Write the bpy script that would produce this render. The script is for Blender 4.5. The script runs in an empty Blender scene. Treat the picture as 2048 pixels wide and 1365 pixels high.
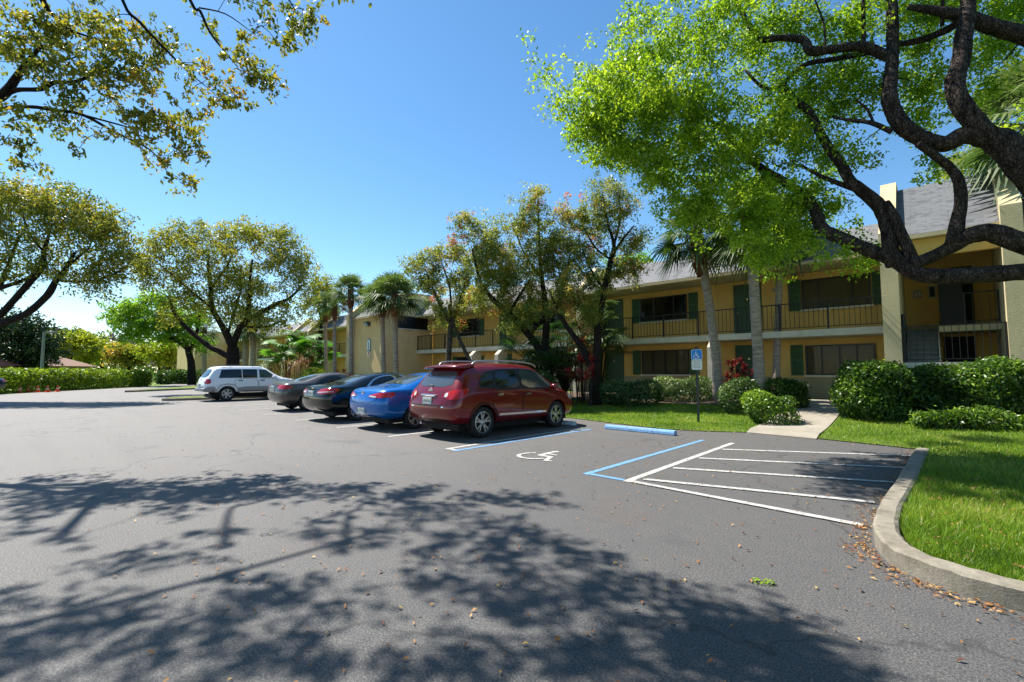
import bpy, bmesh, math, random
import numpy as np
from mathutils import Vector, Matrix
from mathutils.bvhtree import BVHTree
from mathutils.geometry import delaunay_2d_cdt

random.seed(7)
RNG = np.random.default_rng(7)
SC = bpy.context.scene
COL = SC.collection
R = math.radians

# ------------------------------------------------------------------ camera
# world axes follow the car park: +x runs along the building towards the right,
# +y from the drive towards the building; the camera looks half left across it
CAMH, FPX, YAW = 1.5, 918.0, R(43)
PITCH = math.atan(60.5 / FPX)
FWD = (-math.sin(YAW), math.cos(YAW))
RGT = (math.cos(YAW), math.sin(YAW))


def ray(px, py):
    dx, dy = (px - 1024) / FPX, (682.5 - py) / FPX
    f = math.cos(PITCH) - dy * math.sin(PITCH)
    z = math.sin(PITCH) + dy * math.cos(PITCH)
    return FWD[0] * f + RGT[0] * dx, FWD[1] * f + RGT[1] * dx, z, f


def D(px, py, dist):
    """point at a horizontal distance in front of the camera"""
    a, b, c, f = ray(px, py)
    k = dist / f
    return Vector((a * k, b * k, CAMH + c * k))


def smooth01(v):
    v = min(1, max(0, v))
    return v * v * (3 - 2 * v)


def lawn_z(x, y):
    if y < 11.0:
        return 0.10
    return 0.07 + 0.43 * smooth01((y - 12.3) / 6.4)


def G(px, py, lawn=True):
    z = 0
    for _ in range(8):
        a, b, c, f = ray(px, py)
        k = (z - CAMH) / c
        x, y = a * k, b * k
        if not lawn:
            break
        z = lawn_z(x, y) if y > 11.8 or (x > -0.4 and y > 4.5) else 0.0
    return Vector((x, y, z))


cam = bpy.data.cameras.new('camera')
cam.sensor_width, cam.lens = 36.0, 36.0 * FPX / 2048
cam.clip_end = 3000
camo = bpy.data.objects.new('camera', cam)
COL.objects.link(camo)
camo.location = (0, 0, CAMH)
camo.rotation_euler = (math.pi / 2 + PITCH, 0, YAW)
SC.camera = camo

# ------------------------------------------------------------------ light
SUN_DIR = Vector((-0.993, -0.12, 0)).normalized()      # horizontal direction towards the sun
SUN_EL = R(58)
TO_SUN = Vector((SUN_DIR.x * math.cos(SUN_EL), SUN_DIR.y * math.cos(SUN_EL), math.sin(SUN_EL)))
sun = bpy.data.lights.new('sun', 'SUN')
sun.energy, sun.angle, sun.color = 5.0, R(0.53), (1.0, 0.955, 0.88)
suno = bpy.data.objects.new('sun', sun)
COL.objects.link(suno)
suno.rotation_euler = TO_SUN.to_track_quat('Z', 'Y').to_euler()
suno.location = (0, 0, 60)

wd = bpy.data.worlds.new('World')
SC.world = wd
wd.use_nodes = True
nt = wd.node_tree
bg = nt.nodes['Background']
sky = nt.nodes.new('ShaderNodeTexSky')
sky.sky_type = 'NISHITA'
sky.sun_disc = False
sky.sun_elevation = SUN_EL
sky.sun_rotation = math.atan2(TO_SUN.x, TO_SUN.y)
sky.air_density, sky.dust_density, sky.ozone_density = 1.0, 0.15, 2.4
hsv = nt.nodes.new('ShaderNodeHueSaturation')
hsv.inputs['Saturation'].default_value = 1.2
hsv.inputs['Hue'].default_value = 0.494
nt.links.new(sky.outputs[0], hsv.inputs['Color'])
nt.links.new(hsv.outputs[0], bg.inputs[0])
bg.inputs[1].default_value = 0.1
SC.view_settings.view_transform = 'Standard'
SC.view_settings.look = 'None'
SC.view_settings.exposure = 0.97
SC.view_settings.gamma = 1
SC.cycles.max_bounces = 7
SC.cycles.diffuse_bounces = 3
SC.cycles.transparent_max_bounces = 12
SC.cycles.use_denoising = True
SC.cycles.sample_clamp_indirect = 6

# ------------------------------------------------------------------ materials


def nmat(name):
    m = bpy.data.materials.new(name)
    m.use_nodes = True
    return m, m.node_tree, m.node_tree.nodes['Principled BSDF']


def lk(t, a, b):
    t.links.new(a, b)


def coords(t, scale=(1, 1, 1), rot=(0, 0, 0), kind='Object'):
    tc = t.nodes.new('ShaderNodeTexCoord')
    mp = t.nodes.new('ShaderNodeMapping')
    mp.inputs['Scale'].default_value = scale
    mp.inputs['Rotation'].default_value = rot
    lk(t, tc.outputs[kind], mp.inputs['Vector'])
    return mp.outputs[0]


def noise(t, vec, scale, detail=4, rough=0.55):
    n = t.nodes.new('ShaderNodeTexNoise')
    n.inputs['Scale'].default_value = scale
    n.inputs['Detail'].default_value = detail
    n.inputs['Roughness'].default_value = rough
    if vec is not None:
        lk(t, vec, n.inputs['Vector'])
    return n.outputs['Fac']


def ramp(t, fac, stops):
    r = t.nodes.new('ShaderNodeValToRGB')
    el = r.color_ramp.elements
    while len(el) < len(stops):
        el.new(0.5)
    for e, (p, c) in zip(el, stops):
        e.position = p
        e.color = (*c, 1) if len(c) == 3 else c
    lk(t, fac, r.inputs[0])
    return r.outputs[0]


def mixc(t, fac, a, b, mode='MIX'):
    m = t.nodes.new('ShaderNodeMix')
    m.data_type = 'RGBA'
    m.blend_type = mode
    for sock, v in ((m.inputs[0], fac), (m.inputs[6], a), (m.inputs[7], b)):
        if hasattr(v, 'links'):
            lk(t, v, sock)
        else:
            sock.default_value = v if isinstance(v, (int, float)) else (*v, 1)
    return m.outputs[2]


def bump(t, b, h, strength=0.3, dist=0.02):
    n = t.nodes.new('ShaderNodeBump')
    n.inputs['Strength'].default_value = strength
    n.inputs['Distance'].default_value = dist
    lk(t, h, n.inputs['Height'])
    lk(t, n.outputs[0], b.inputs['Normal'])


def plain(name, col, rough=0.5, metal=0.0, spec=0.5, coat=0.0, var=0.0, vscale=6, bmp=0.0, bscale=60):
    m, t, b = nmat(name)
    b.inputs['Roughness'].default_value = rough
    b.inputs['Metallic'].default_value = metal
    b.inputs['Specular IOR Level'].default_value = spec
    b.inputs['Coat Weight'].default_value = coat
    b.inputs['Coat Roughness'].default_value = 0.04
    v = coords(t)
    if var > 0:
        n = noise(t, v, vscale, 5)
        lo = tuple(c * (1 - var) for c in col)
        hi = tuple(min(1, c * (1 + var)) for c in col)
        lk(t, ramp(t, n, [(0.3, lo), (0.7, hi)]), b.inputs['Base Color'])
    else:
        b.inputs['Base Color'].default_value = (*col, 1)
    if bmp > 0:
        bump(t, b, noise(t, v, bscale, 3), bmp, 0.01)
    return m


def leafmat(name, stops, trans=0.45, tcol=(1.25, 1.3, 0.6), rough=0.42):
    m, t, b = nmat(name)
    at = t.nodes.new('ShaderNodeAttribute')
    at.attribute_name = 'tint'
    c = ramp(t, at.outputs['Fac'], stops)
    lk(t, c, b.inputs['Base Color'])
    b.inputs['Roughness'].default_value = rough
    b.inputs['Specular IOR Level'].default_value = 0.35
    tr = t.nodes.new('ShaderNodeBsdfTranslucent')
    lk(t, mixc(t, 1.0, c, tcol, 'MULTIPLY'), tr.inputs['Color'])
    mx = t.nodes.new('ShaderNodeMixShader')
    mx.inputs[0].default_value = trans
    lk(t, b.outputs[0], mx.inputs[1])
    lk(t, tr.outputs[0], mx.inputs[2])
    lk(t, mx.outputs[0], t.nodes['Material Output'].inputs['Surface'])
    return m


M = {}
# asphalt: fine aggregate, broad lighter and darker areas, leaf stains near the kerb
m, t, b = nmat('asphalt')
v = coords(t)
grain = noise(t, v, 75, 3, 0.75)
mid = noise(t, v, 5, 6, 0.65)
big = noise(t, coords(t, (1, 0.45, 1)), 0.16, 4, 0.55)
sep = t.nodes.new('ShaderNodeSeparateXYZ')
lk(t, v, sep.inputs[0])
mth = t.nodes.new('ShaderNodeMath'); mth.operation = 'MULTIPLY_ADD'     # tone darkens along x, paler on the left
lk(t, sep.outputs[0], mth.inputs[0]); mth.inputs[1].default_value = 0.075; mth.inputs[2].default_value = 0.93
mt2 = t.nodes.new('ShaderNodeMath'); mt2.operation = 'ADD'
lk(t, mth.outputs[0], mt2.inputs[0])
mt3 = t.nodes.new('ShaderNodeMath'); mt3.operation = 'MULTIPLY_ADD'
lk(t, big, mt3.inputs[0]); mt3.inputs[1].default_value = 1.1; mt3.inputs[2].default_value = -0.55
lk(t, mt3.outputs[0], mt2.inputs[1])
base = ramp(t, mt2.outputs[0], [(0.15, (0.092, 0.083, 0.076)), (0.55, (0.070, 0.065, 0.061)), (0.95, (0.039, 0.040, 0.043))])
base = mixc(t, ramp(t, mid, [(0.3, (0, 0, 0)), (0.75, (0.5, 0.5, 0.5))]), base, (0.085, 0.075, 0.068))
spk = ramp(t, grain, [(0.36, (0.28, 0.28, 0.31)), (0.5, (0.95, 0.95, 0.95)), (0.62, (2.3, 2.25, 2.1))])
base = mixc(t, 1.0, base, spk, 'MULTIPLY')
stn = noise(t, coords(t, (1, 1, 1), (0, 0, 0.4)), 0.55, 6, 0.6)
stain = ramp(t, stn, [(0.58, (0, 0, 0)), (0.74, (0.55, 0.55, 0.55))])
base = mixc(t, stain, base, (0.095, 0.062, 0.042))
trk = noise(t, coords(t, (0.35, 2.6, 1), (0, 0, 0.12)), 0.5, 5, 0.6)     # tyre tracks along the drive
base = mixc(t, ramp(t, trk, [(0.52, (0, 0, 0)), (0.72, (0.45, 0.45, 0.45))]), base, (0.05, 0.049, 0.05))
vor = t.nodes.new('ShaderNodeTexVoronoi'); vor.feature = 'DISTANCE_TO_EDGE'; vor.inputs['Scale'].default_value = 0.16
wv = t.nodes.new('ShaderNodeVectorMath'); wv.operation = 'ADD'
wn = t.nodes.new('ShaderNodeTexNoise'); wn.inputs['Scale'].default_value = 1.3; wn.inputs['Detail'].default_value = 6
lk(t, v, wn.inputs['Vector']); lk(t, v, wv.inputs[0]); lk(t, wn.outputs['Color'], wv.inputs[1]); lk(t, wv.outputs[0], vor.inputs['Vector'])
crk = ramp(t, vor.outputs['Distance'], [(0.0, (0.85, 0.85, 0.85)), (0.0035, (0, 0, 0))])
base = mixc(t, crk, base, (0.016, 0.015, 0.014))
oil = noise(t, v, 0.9, 3, 0.5)
base = mixc(t, ramp(t, oil, [(0.64, (0, 0, 0)), (0.74, (0.6, 0.6, 0.6))]), base, (0.026, 0.026, 0.028))
lk(t, base, b.inputs['Base Color'])
b.inputs['Roughness'].default_value = 0.74
b.inputs['Specular IOR Level'].default_value = 0.9
bump(t, b, noise(t, v, 75, 3, 0.75), 0.7, 0.014)
M['asphalt'] = m


def paint(name, col):
    m, t, b = nmat(name)
    v = coords(t)
    w = noise(t, v, 14, 6, 0.75)
    f = ramp(t, w, [(0.40, (0.9, 0.9, 0.9)), (0.53, (0, 0, 0))])
    lk(t, mixc(t, f, col, tuple(0.35 * c + 0.08 for c in col)), b.inputs['Base Color'])
    b.inputs['Roughness'].default_value = 0.7
    bump(t, b, noise(t, v, 90, 3, 0.7), 0.4, 0.008)
    return m


M['white_paint'] = paint('white_line_paint', (0.46, 0.45, 0.42))
M['blue_paint'] = paint('blue_line_paint', (0.12, 0.30, 0.54))
M['pale_paint'] = paint('pale_blue_paint', (0.50, 0.62, 0.72))

m, t, b = nmat('concrete')
v = coords(t)
c = ramp(t, noise(t, v, 3.5, 7, 0.7), [(0.3, (0.13, 0.11, 0.078)), (0.5, (0.235, 0.205, 0.155)), (0.72, (0.33, 0.295, 0.23))])
c = mixc(t, ramp(t, noise(t, v, 45, 3, 0.7), [(0.4, (0, 0, 0)), (0.75, (0.45, 0.45, 0.45))]), c, (0.13, 0.12, 0.10))
lk(t, c, b.inputs['Base Color'])
b.inputs['Roughness'].default_value = 0.85
bump(t, b, noise(t, v, 60, 5, 0.7), 0.5, 0.012)
M['concrete'] = m
M['path'] = plain('path_concrete', (0.29, 0.255, 0.20), 0.9, var=0.15, vscale=2.5, bmp=0.3)


def stucco(name, col, var=0.1):
    m, t, b = nmat(name)
    v = coords(t)
    lo = tuple(c * (1 - var) for c in col)
    hi = tuple(c * (1 + var) for c in col)
    c = ramp(t, noise(t, v, 0.9, 6, 0.65), [(0.3, lo), (0.7, hi)])
    st = noise(t, coords(t, (3.0, 3.0, 0.25)), 1.0, 4, 0.6)
    c = mixc(t, ramp(t, st, [(0.55, (0, 0, 0)), (0.8, (0.3, 0.3, 0.3))]), c, tuple(x * 0.6 for x in col))
    lk(t, c, b.inputs['Base Color'])
    b.inputs['Roughness'].default_value = 0.9
    b.inputs['Specular IOR Level'].default_value = 0.2
    bump(t, b, noise(t, v, 28, 5, 0.7), 0.55, 0.02)
    return m


M['yellow'] = stucco('yellow_stucco', (0.74, 0.47, 0.145))
M['block_yellow'] = stucco('ochre_stucco', (0.86, 0.62, 0.31))
M['cream'] = stucco('cream_stucco', (0.60, 0.50, 0.29), 0.14)
M['taupe'] = stucco('taupe_stucco', (0.40, 0.33, 0.20))
M['pale_trim'] = stucco('pale_trim', (0.60, 0.56, 0.44), 0.16)
M['green_base'] = stucco('green_base', (0.035, 0.10, 0.07))
M['slab_white'] = stucco('white_slab', (0.66, 0.62, 0.50), 0.22)

m, t, b = nmat('grey_shingles')
tc = t.nodes.new('ShaderNodeTexCoord')
sp = t.nodes.new('ShaderNodeSeparateXYZ')
lk(t, tc.outputs['Object'], sp.inputs[0])
mz = t.nodes.new('ShaderNodeMath'); mz.operation = 'MULTIPLY'
lk(t, sp.outputs[2], mz.inputs[0]); mz.inputs[1].default_value = 1.5
cb = t.nodes.new('ShaderNodeCombineXYZ')
lk(t, sp.outputs[0], cb.inputs[0]); lk(t, mz.outputs[0], cb.inputs[1])
br = t.nodes.new('ShaderNodeTexBrick')
br.offset, br.squash = 0.37, 1.0
br.inputs['Color1'].default_value = (0.075, 0.079, 0.086, 1)
br.inputs['Color2'].default_value = (0.155, 0.158, 0.166, 1)
br.inputs['Mortar'].default_value = (0.045, 0.047, 0.052, 1)
br.inputs['Scale'].default_value = 1.0
br.inputs['Mortar Size'].default_value = 0.007
br.inputs['Brick Width'].default_value = 0.36
br.inputs['Row Height'].default_value = 0.145
br.inputs['Bias'].default_value = 0.1
lk(t, cb.outputs[0], br.inputs['Vector'])
tabs = noise(t, coords(t, (5.0, 1, 14.0)), 1.0, 2, 0.5)
brc = mixc(t, ramp(t, tabs, [(0.42, (0, 0, 0)), (0.58, (0.75, 0.75, 0.75))]), br.outputs[0], (0.165, 0.168, 0.174))
c = mixc(t, ramp(t, noise(t, tc.outputs['Object'], 1.1, 5), [(0.4, (0, 0, 0)), (0.75, (0.5, 0.5, 0.5))]), brc, (0.10, 0.10, 0.10))
lk(t, c, b.inputs['Base Color'])
b.inputs['Roughness'].default_value = 0.8
bump(t, b, br.outputs['Fac'], -0.5, 0.015)
M['shingle'] = m

M['black_metal'] = plain('black_metal', (0.012, 0.012, 0.013), 0.45, spec=0.4)
M['window_frame'] = plain('bronze_frame', (0.018, 0.015, 0.012), 0.4)
M['green_door'] = plain('green_paint', (0.030, 0.085, 0.035), 0.5, var=0.15)
M['shutter'] = plain('shutter_green', (0.040, 0.105, 0.040), 0.55, var=0.12)
M['dark'] = plain('dark_void', (0.012, 0.012, 0.011), 0.8)
M['brass'] = plain('brass', (0.6, 0.45, 0.2), 0.35, metal=1)
M['white'] = plain('white_enamel', (0.72, 0.72, 0.70), 0.45)
M['grey_post'] = plain('galvanised', (0.09, 0.10, 0.095), 0.5, metal=0.4, var=0.2)
M['lamp_grey'] = plain('lamp_grey', (0.16, 0.18, 0.17), 0.5)
M['sign_blue'] = plain('sign_blue', (0.0, 0.22, 0.72), 0.4)
M['sign_white'] = plain('sign_white', (0.78, 0.78, 0.74), 0.4)
M['pale_blue'] = plain('pale_blue_sign', (0.45, 0.62, 0.70), 0.4, var=0.1)
M['ink'] = plain('sign_ink', (0.16, 0.14, 0.17), 0.6)
M['sign_red'] = plain('sign_red', (0.45, 0.03, 0.03), 0.5)
M['orange'] = plain('cone_orange', (0.85, 0.12, 0.03), 0.55)
M['sign_orange'] = plain('sign_orange', (0.85, 0.33, 0.03), 0.5)
M['terracotta'] = plain('terracotta_tiles', (0.42, 0.14, 0.09), 0.8, var=0.25, vscale=9, bmp=0.5, bscale=20)
M['house_wall'] = plain('tan_wall', (0.30, 0.22, 0.13), 0.9, var=0.1)
M['brown_roof'] = plain('brown_roof', (0.22, 0.13, 0.09), 0.85, var=0.2)
# drapes behind window glass, hung in vertical pleats
m, t, b = nmat('beige_curtain')
b.inputs['Base Color'].default_value = (0.62, 0.52, 0.32, 1)
b.inputs['Roughness'].default_value = 0.9
M['curtain'] = m
m, t, b = nmat('window_glass')
b.inputs['Base Color'].default_value = (0.02, 0.02, 0.02, 1)
b.inputs['Roughness'].default_value = 0.03
tr = t.nodes.new('ShaderNodeBsdfTransparent')
tr.inputs[0].default_value = (0.80, 0.80, 0.78, 1)
mx = t.nodes.new('ShaderNodeMixShader')
mx.inputs[0].default_value = 0.25
lk(t, tr.outputs[0], mx.inputs[1]); lk(t, b.outputs[0], mx.inputs[2])
lk(t, mx.outputs[0], t.nodes['Material Output'].inputs['Surface'])
M['glass'] = m

# bark
def bark(name, c1, c2, sc=9, bs=0.8, bd=0.05):
    m, t, b = nmat(name)
    v = coords(t, (1, 1, 0.35))
    n = noise(t, v, sc, 6, 0.7)
    lk(t, ramp(t, n, [(0.32, c1), (0.62, c2)]), b.inputs['Base Color'])
    b.inputs['Roughness'].default_value = 0.95
    b.inputs['Specular IOR Level'].default_value = 0.15
    vo = t.nodes.new('ShaderNodeTexVoronoi'); vo.feature = 'DISTANCE_TO_EDGE'; vo.inputs['Scale'].default_value = sc * 2.2
    lk(t, v, vo.inputs['Vector'])
    cr = ramp(t, vo.outputs['Distance'], [(0.0, (0, 0, 0)), (0.16, (1, 1, 1))])
    bump(t, b, mixc(t, 0.55, n, cr), bs, bd)
    return m


M['oak_bark'] = bark('oak_bark', (0.008, 0.006, 0.005), (0.13, 0.098, 0.082), 13, 1.0, .12)
M['dark_bark'] = bark('dark_bark', (0.010, 0.008, 0.007), (0.045, 0.034, 0.028), 14)
M['grey_bark'] = bark('grey_bark', (0.035, 0.03, 0.027), (0.11, 0.095, 0.08), 12)
m, t, b = nmat('palm_bark')
v = coords(t)
w = noise(t, coords(t, (1.2, 1.2, 6.0)), 3.0, 5, 0.65)
lk(t, ramp(t, w, [(0.3, (0.16, 0.125, 0.10)), (0.55, (0.34, 0.28, 0.225)), (0.75, (0.46, 0.39, 0.32))]), b.inputs['Base Color'])
b.inputs['Roughness'].default_value = 0.95
bump(t, b, w, 0.8, 0.03)
M['palm_bark'] = m
M['palm_boot'] = bark('palm_boot', (0.06, 0.025, 0.012), (0.24, 0.11, 0.06), 10)

# leaves
M['oak_leaf'] = leafmat('oak_leaf', [(0.0, (0.10, 0.19, 0.012)), (0.5, (0.20, 0.36, 0.02)), (1.0, (0.40, 0.54, 0.05))], 0.55, (1.45, 1.35, 0.6))
M['olive_leaf'] = leafmat('olive_leaf', [(0.0, (0.08, 0.125, 0.02)), (0.45, (0.20, 0.245, 0.035)), (0.8, (0.36, 0.34, 0.05)), (1.0, (0.44, 0.30, 0.06))], 0.52, (1.3, 1.2, 0.7))
M['mid_leaf'] = leafmat('mid_leaf', [(0.0, (0.10, 0.14, 0.022)), (0.5, (0.25, 0.28, 0.04)), (1.0, (0.42, 0.37, 0.07))], 0.52, (1.3, 1.25, 0.7))
M['bright_leaf'] = leafmat('bright_leaf', [(0.0, (0.10, 0.20, 0.018)), (0.6, (0.22, 0.38, 0.03)), (1.0, (0.36, 0.48, 0.045))], 0.5)
M['lime_leaf'] = leafmat('lime_leaf', [(0.0, (0.17, 0.22, 0.02)), (0.6, (0.32, 0.37, 0.03)), (1.0, (0.45, 0.42, 0.05))], 0.45)
M['deep_leaf'] = leafmat('deep_leaf', [(0.0, (0.012, 0.028, 0.012)), (0.6, (0.025, 0.055, 0.018)), (1.0, (0.06, 0.10, 0.025))], 0.25)
M['grey_leaf'] = leafmat('grey_leaf', [(0.0, (0.13, 0.11, 0.12)), (1.0, (0.24, 0.20, 0.19))], 0.3, (1, 1, 1))
M['red_tip_leaf'] = leafmat('red_tip_leaf', [(0.0, (0.10, 0.15, 0.03)), (0.5, (0.28, 0.34, 0.06)), (0.76, (0.46, 0.45, 0.10)), (0.9, (0.52, 0.24, 0.08)), (1.0, (0.56, 0.11, 0.07))], 0.56, (1.25, 1.15, 0.8))
M['hedge_leaf'] = leafmat('hedge_leaf', [(0.0, (0.018, 0.042, 0.010)), (0.55, (0.060, 0.125, 0.018)), (0.8, (0.15, 0.26, 0.03)), (1.0, (0.36, 0.50, 0.07))], 0.36, rough=0.36)
M['lime_hedge'] = leafmat('lime_hedge_leaf', [(0.0, (0.06, 0.11, 0.012)), (0.5, (0.17, 0.26, 0.02)), (1.0, (0.36, 0.44, 0.04))], 0.4)
M['shrub_leaf'] = leafmat('shrub_leaf', [(0.0, (0.035, 0.07, 0.022)), (0.6, (0.085, 0.15, 0.04)), (1.0, (0.32, 0.38, 0.17))], 0.28, rough=0.3)
M['palm_leaf'] = leafmat('palm_leaf', [(0.0, (0.03, 0.06, 0.018)), (0.55, (0.085, 0.14, 0.035)), (1.0, (0.21, 0.25, 0.08))], 0.35, (1.1, 1.2, 0.7), 0.55)
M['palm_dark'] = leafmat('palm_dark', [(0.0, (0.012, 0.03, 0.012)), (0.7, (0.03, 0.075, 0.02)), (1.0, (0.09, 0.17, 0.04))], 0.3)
M['fan_leaf'] = leafmat('fan_leaf', [(0.0, (0.03, 0.09, 0.015)), (0.6, (0.08, 0.21, 0.028)), (1.0, (0.20, 0.42, 0.05))], 0.42, rough=0.5)
M['dry_leaf'] = leafmat('dry_frond', [(0.0, (0.16, 0.08, 0.035)), (0.5, (0.30, 0.15, 0.065)), (1.0, (0.42, 0.24, 0.11))], 0.35, (1, 0.9, 0.7))
M['croton'] = leafmat('croton_leaf', [(0.0, (0.07, 0.012, 0.014)), (0.5, (0.24, 0.03, 0.025)), (0.8, (0.42, 0.05, 0.03)), (1.0, (0.50, 0.16, 0.08))], 0.3, (1.1, 0.8, 0.7))
M['croton_orange'] = leafmat('croton_orange', [(0.0, (0.22, 0.07, 0.02)), (0.6, (0.45, 0.15, 0.03)), (1.0, (0.55, 0.26, 0.05))], 0.3, (1.1, 0.9, 0.7))
M['cordyline'] = leafmat('cordyline_leaf', [(0.0, (0.09, 0.02, 0.02)), (0.6, (0.35, 0.03, 0.03)), (1.0, (0.50, 0.10, 0.08))], 0.35, (1.2, 0.8, 0.8))
M['litter'] = leafmat('litter', [(0.0, (0.09, 0.035, 0.018)), (0.4, (0.28, 0.11, 0.035)), (0.75, (0.42, 0.22, 0.07)), (1.0, (0.5, 0.36, 0.14))], 0.15, (1, 1, 1), 0.6)
M['grass_blade'] = leafmat('grass_blade', [(0.0, (0.06, 0.13, 0.012)), (0.5, (0.19, 0.32, 0.025)), (0.85, (0.36, 0.46, 0.06)), (1.0, (0.50, 0.42, 0.18))], 0.45, (1.2, 1.2, 0.6))

m, t, b = nmat('lawn_turf')
v = coords(t)
c = ramp(t, noise(t, v, 1.3, 7, 0.7), [(0.3, (0.10, 0.17, 0.012)), (0.5, (0.18, 0.29, 0.016)), (0.72, (0.27, 0.38, 0.03))])
c = mixc(t, ramp(t, noise(t, v, 38, 3, 0.8), [(0.35, (0.75, 0.75, 0.75)), (0.6, (0, 0, 0))]), c, (0.03, 0.055, 0.006))
c = mixc(t, ramp(t, noise(t, v, 26, 3, 0.7), [(0.68, (0, 0, 0)), (0.76, (0.7, 0.7, 0.7))]), c, (0.25, 0.13, 0.05))
lk(t, c, b.inputs['Base Color'])
b.inputs['Roughness'].default_value = 0.95
bump(t, b, noise(t, v, 60, 4, 0.8), 1.0, 0.06)
M['turf'] = m
M['soil'] = plain('mulch', (0.085, 0.058, 0.036), 0.95, var=0.4, vscale=8, bmp=0.8, bscale=40)
M['far_grass'] = plain('far_grass', (0.13, 0.19, 0.03), 0.95, var=0.3, vscale=0.3)

# ------------------------------------------------------------------ mesh helpers


class MB:
    def __init__(self):
        self.v, self.f, self.mi, self.k = [], [], [], 0

    def add(self, vs, fs):
        n = len(self.v)
        self.v += [tuple(p) for p in vs]
        self.f += [tuple(n + i for i in f) for f in fs]
        self.mi += [self.k] * len(fs)
        return self

    def box(self, x0, x1, y0, y1, z0, z1):
        return self.add([(x0, y0, z0), (x1, y0, z0), (x1, y1, z0), (x0, y1, z0), (x0, y0, z1), (x1, y0, z1), (x1, y1, z1), (x0, y1, z1)],
                        [(3, 2, 1, 0), (4, 5, 6, 7), (0, 1, 5, 4), (1, 2, 6, 5), (2, 3, 7, 6), (3, 0, 4, 7)])

    def prism_x(self, prof, x0, x1):
        """profile in (y, z), extruded along x"""
        n = len(prof)
        vs = [(x0, y, z) for y, z in prof] + [(x1, y, z) for y, z in prof]
        fs = [tuple(range(n))[::-1], tuple(range(n, 2 * n))]
        fs += [(i, (i + 1) % n, n + (i + 1) % n, n + i) for i in range(n)]
        return self.add(vs, fs)

    def prism_y(self, prof, y0, y1):
        """profile in (x, z), extruded along y"""
        n = len(prof)
        vs = [(x, y0, z) for x, z in prof] + [(x, y1, z) for x, z in prof]
        fs = [tuple(range(n)), tuple(range(n, 2 * n))[::-1]]
        fs += [(i, n + i, n + (i + 1) % n, (i + 1) % n) for i in range(n)]
        return self.add(vs, fs)

    def tube(self, pts, rad, n=6, cap=True, wob=0.0):
        pts = [Vector(p) for p in pts]
        if isinstance(rad, (int, float)):
            rad = [rad] * len(pts)
        up = None
        rings = []
        for i, p in enumerate(pts):
            d = (pts[min(i + 1, len(pts) - 1)] - pts[max(i - 1, 0)])
            d = d.normalized() if d.length > 1e-9 else Vector((0, 0, 1))
            if up is None:
                up = d.orthogonal().normalized()
            else:
                up = (up - d * up.dot(d))
                up = up.normalized() if up.length > 1e-6 else d.orthogonal().normalized()
            sd = d.cross(up)
            rings.append([p + (up * math.cos(a) + sd * math.sin(a)) * rad[i] * (1 + (random.uniform(-wob, wob) if wob else 0))
                          for a in (2 * math.pi * k / n for k in range(n))])
        vs = [q for r in rings for q in r]
        fs = []
        for i in range(len(pts) - 1):
            for k in range(n):
                a, b_ = i * n + k, i * n + (k + 1) % n
                fs.append((a, b_, b_ + n, a + n))
        if cap:
            fs.append(tuple(range(n))[::-1])
            fs.append(tuple((len(pts) - 1) * n + k for k in range(n)))
        return self.add(vs, fs)

    def lathe(self, prof, n=24, axis='z', c=(0, 0, 0), closed=False):
        """profile (radius, height) turned about an axis"""
        vs, fs = [], []
        for r, h in prof:
            for k in range(n):
                a = 2 * math.pi * k / n
                p = (r * math.cos(a), r * math.sin(a), h) if axis == 'z' else (h, r * math.cos(a), r * math.sin(a))
                vs.append((p[0] + c[0], p[1] + c[1], p[2] + c[2]))
        m_ = len(prof)
        for i in range(m_ if closed else m_ - 1):
            for k in range(n):
                a, b_ = i * n + k, i * n + (k + 1) % n
                j = (i + 1) % m_
                fs.append((a, b_, j * n + (k + 1) % n, j * n + k))
        if not closed:
            fs.append(tuple(range(n))[::-1])
            fs.append(tuple((m_ - 1) * n + k for k in range(n)))
        return self.add(vs, fs)

    def obj(self, name, mats, parent=None, smooth=False, bevel=0.0, base=None):
        me = bpy.data.meshes.new(name)
        vs = self.v
        if base is not None:
            vs = [(x - base[0], y - base[1], z - base[2]) for x, y, z in vs]
        me.from_pydata(vs, [], self.f)
        for m_ in (mats if isinstance(mats, (list, tuple)) else [mats]):
            me.materials.append(m_)
        if any(self.mi):
            me.polygons.foreach_set('material_index', self.mi)
        if smooth:
            me.polygons.foreach_set('use_smooth', [True] * len(me.polygons))
        me.update()
        o = bpy.data.objects.new(name, me)
        COL.objects.link(o)
        if parent is not None:
            o.parent = parent
        if base is not None and parent is None:
            o.location = base
        if bevel:
            bv = o.modifiers.new('bevel', 'BEVEL')
            bv.width, bv.segments, bv.limit_method = bevel, 2, 'ANGLE'
        return o


def tag(o, label=None, cat=None, group=None, kind=None):
    if label:
        o['label'] = label
    if cat:
        o['category'] = cat
    if group:
        o['group'] = group
    if kind:
        o['kind'] = kind
    return o


def thing(name, label, cat, loc=(0, 0, 0), rz=0.0, group=None):
    o = bpy.data.objects.new(name, None)
    o.empty_display_size = 0.2
    COL.objects.link(o)
    o.location = loc
    o.rotation_euler = (0, 0, rz)
    return tag(o, label, cat, group)


def structure(o):
    o['kind'] = 'structure'
    return o


def copy_tree(o, parent=None):
    c = o.copy()
    COL.objects.link(c)
    if parent is not None:
        c.parent = parent
    for ch in list(o.children):
        copy_tree(ch, c)
    return c


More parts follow.
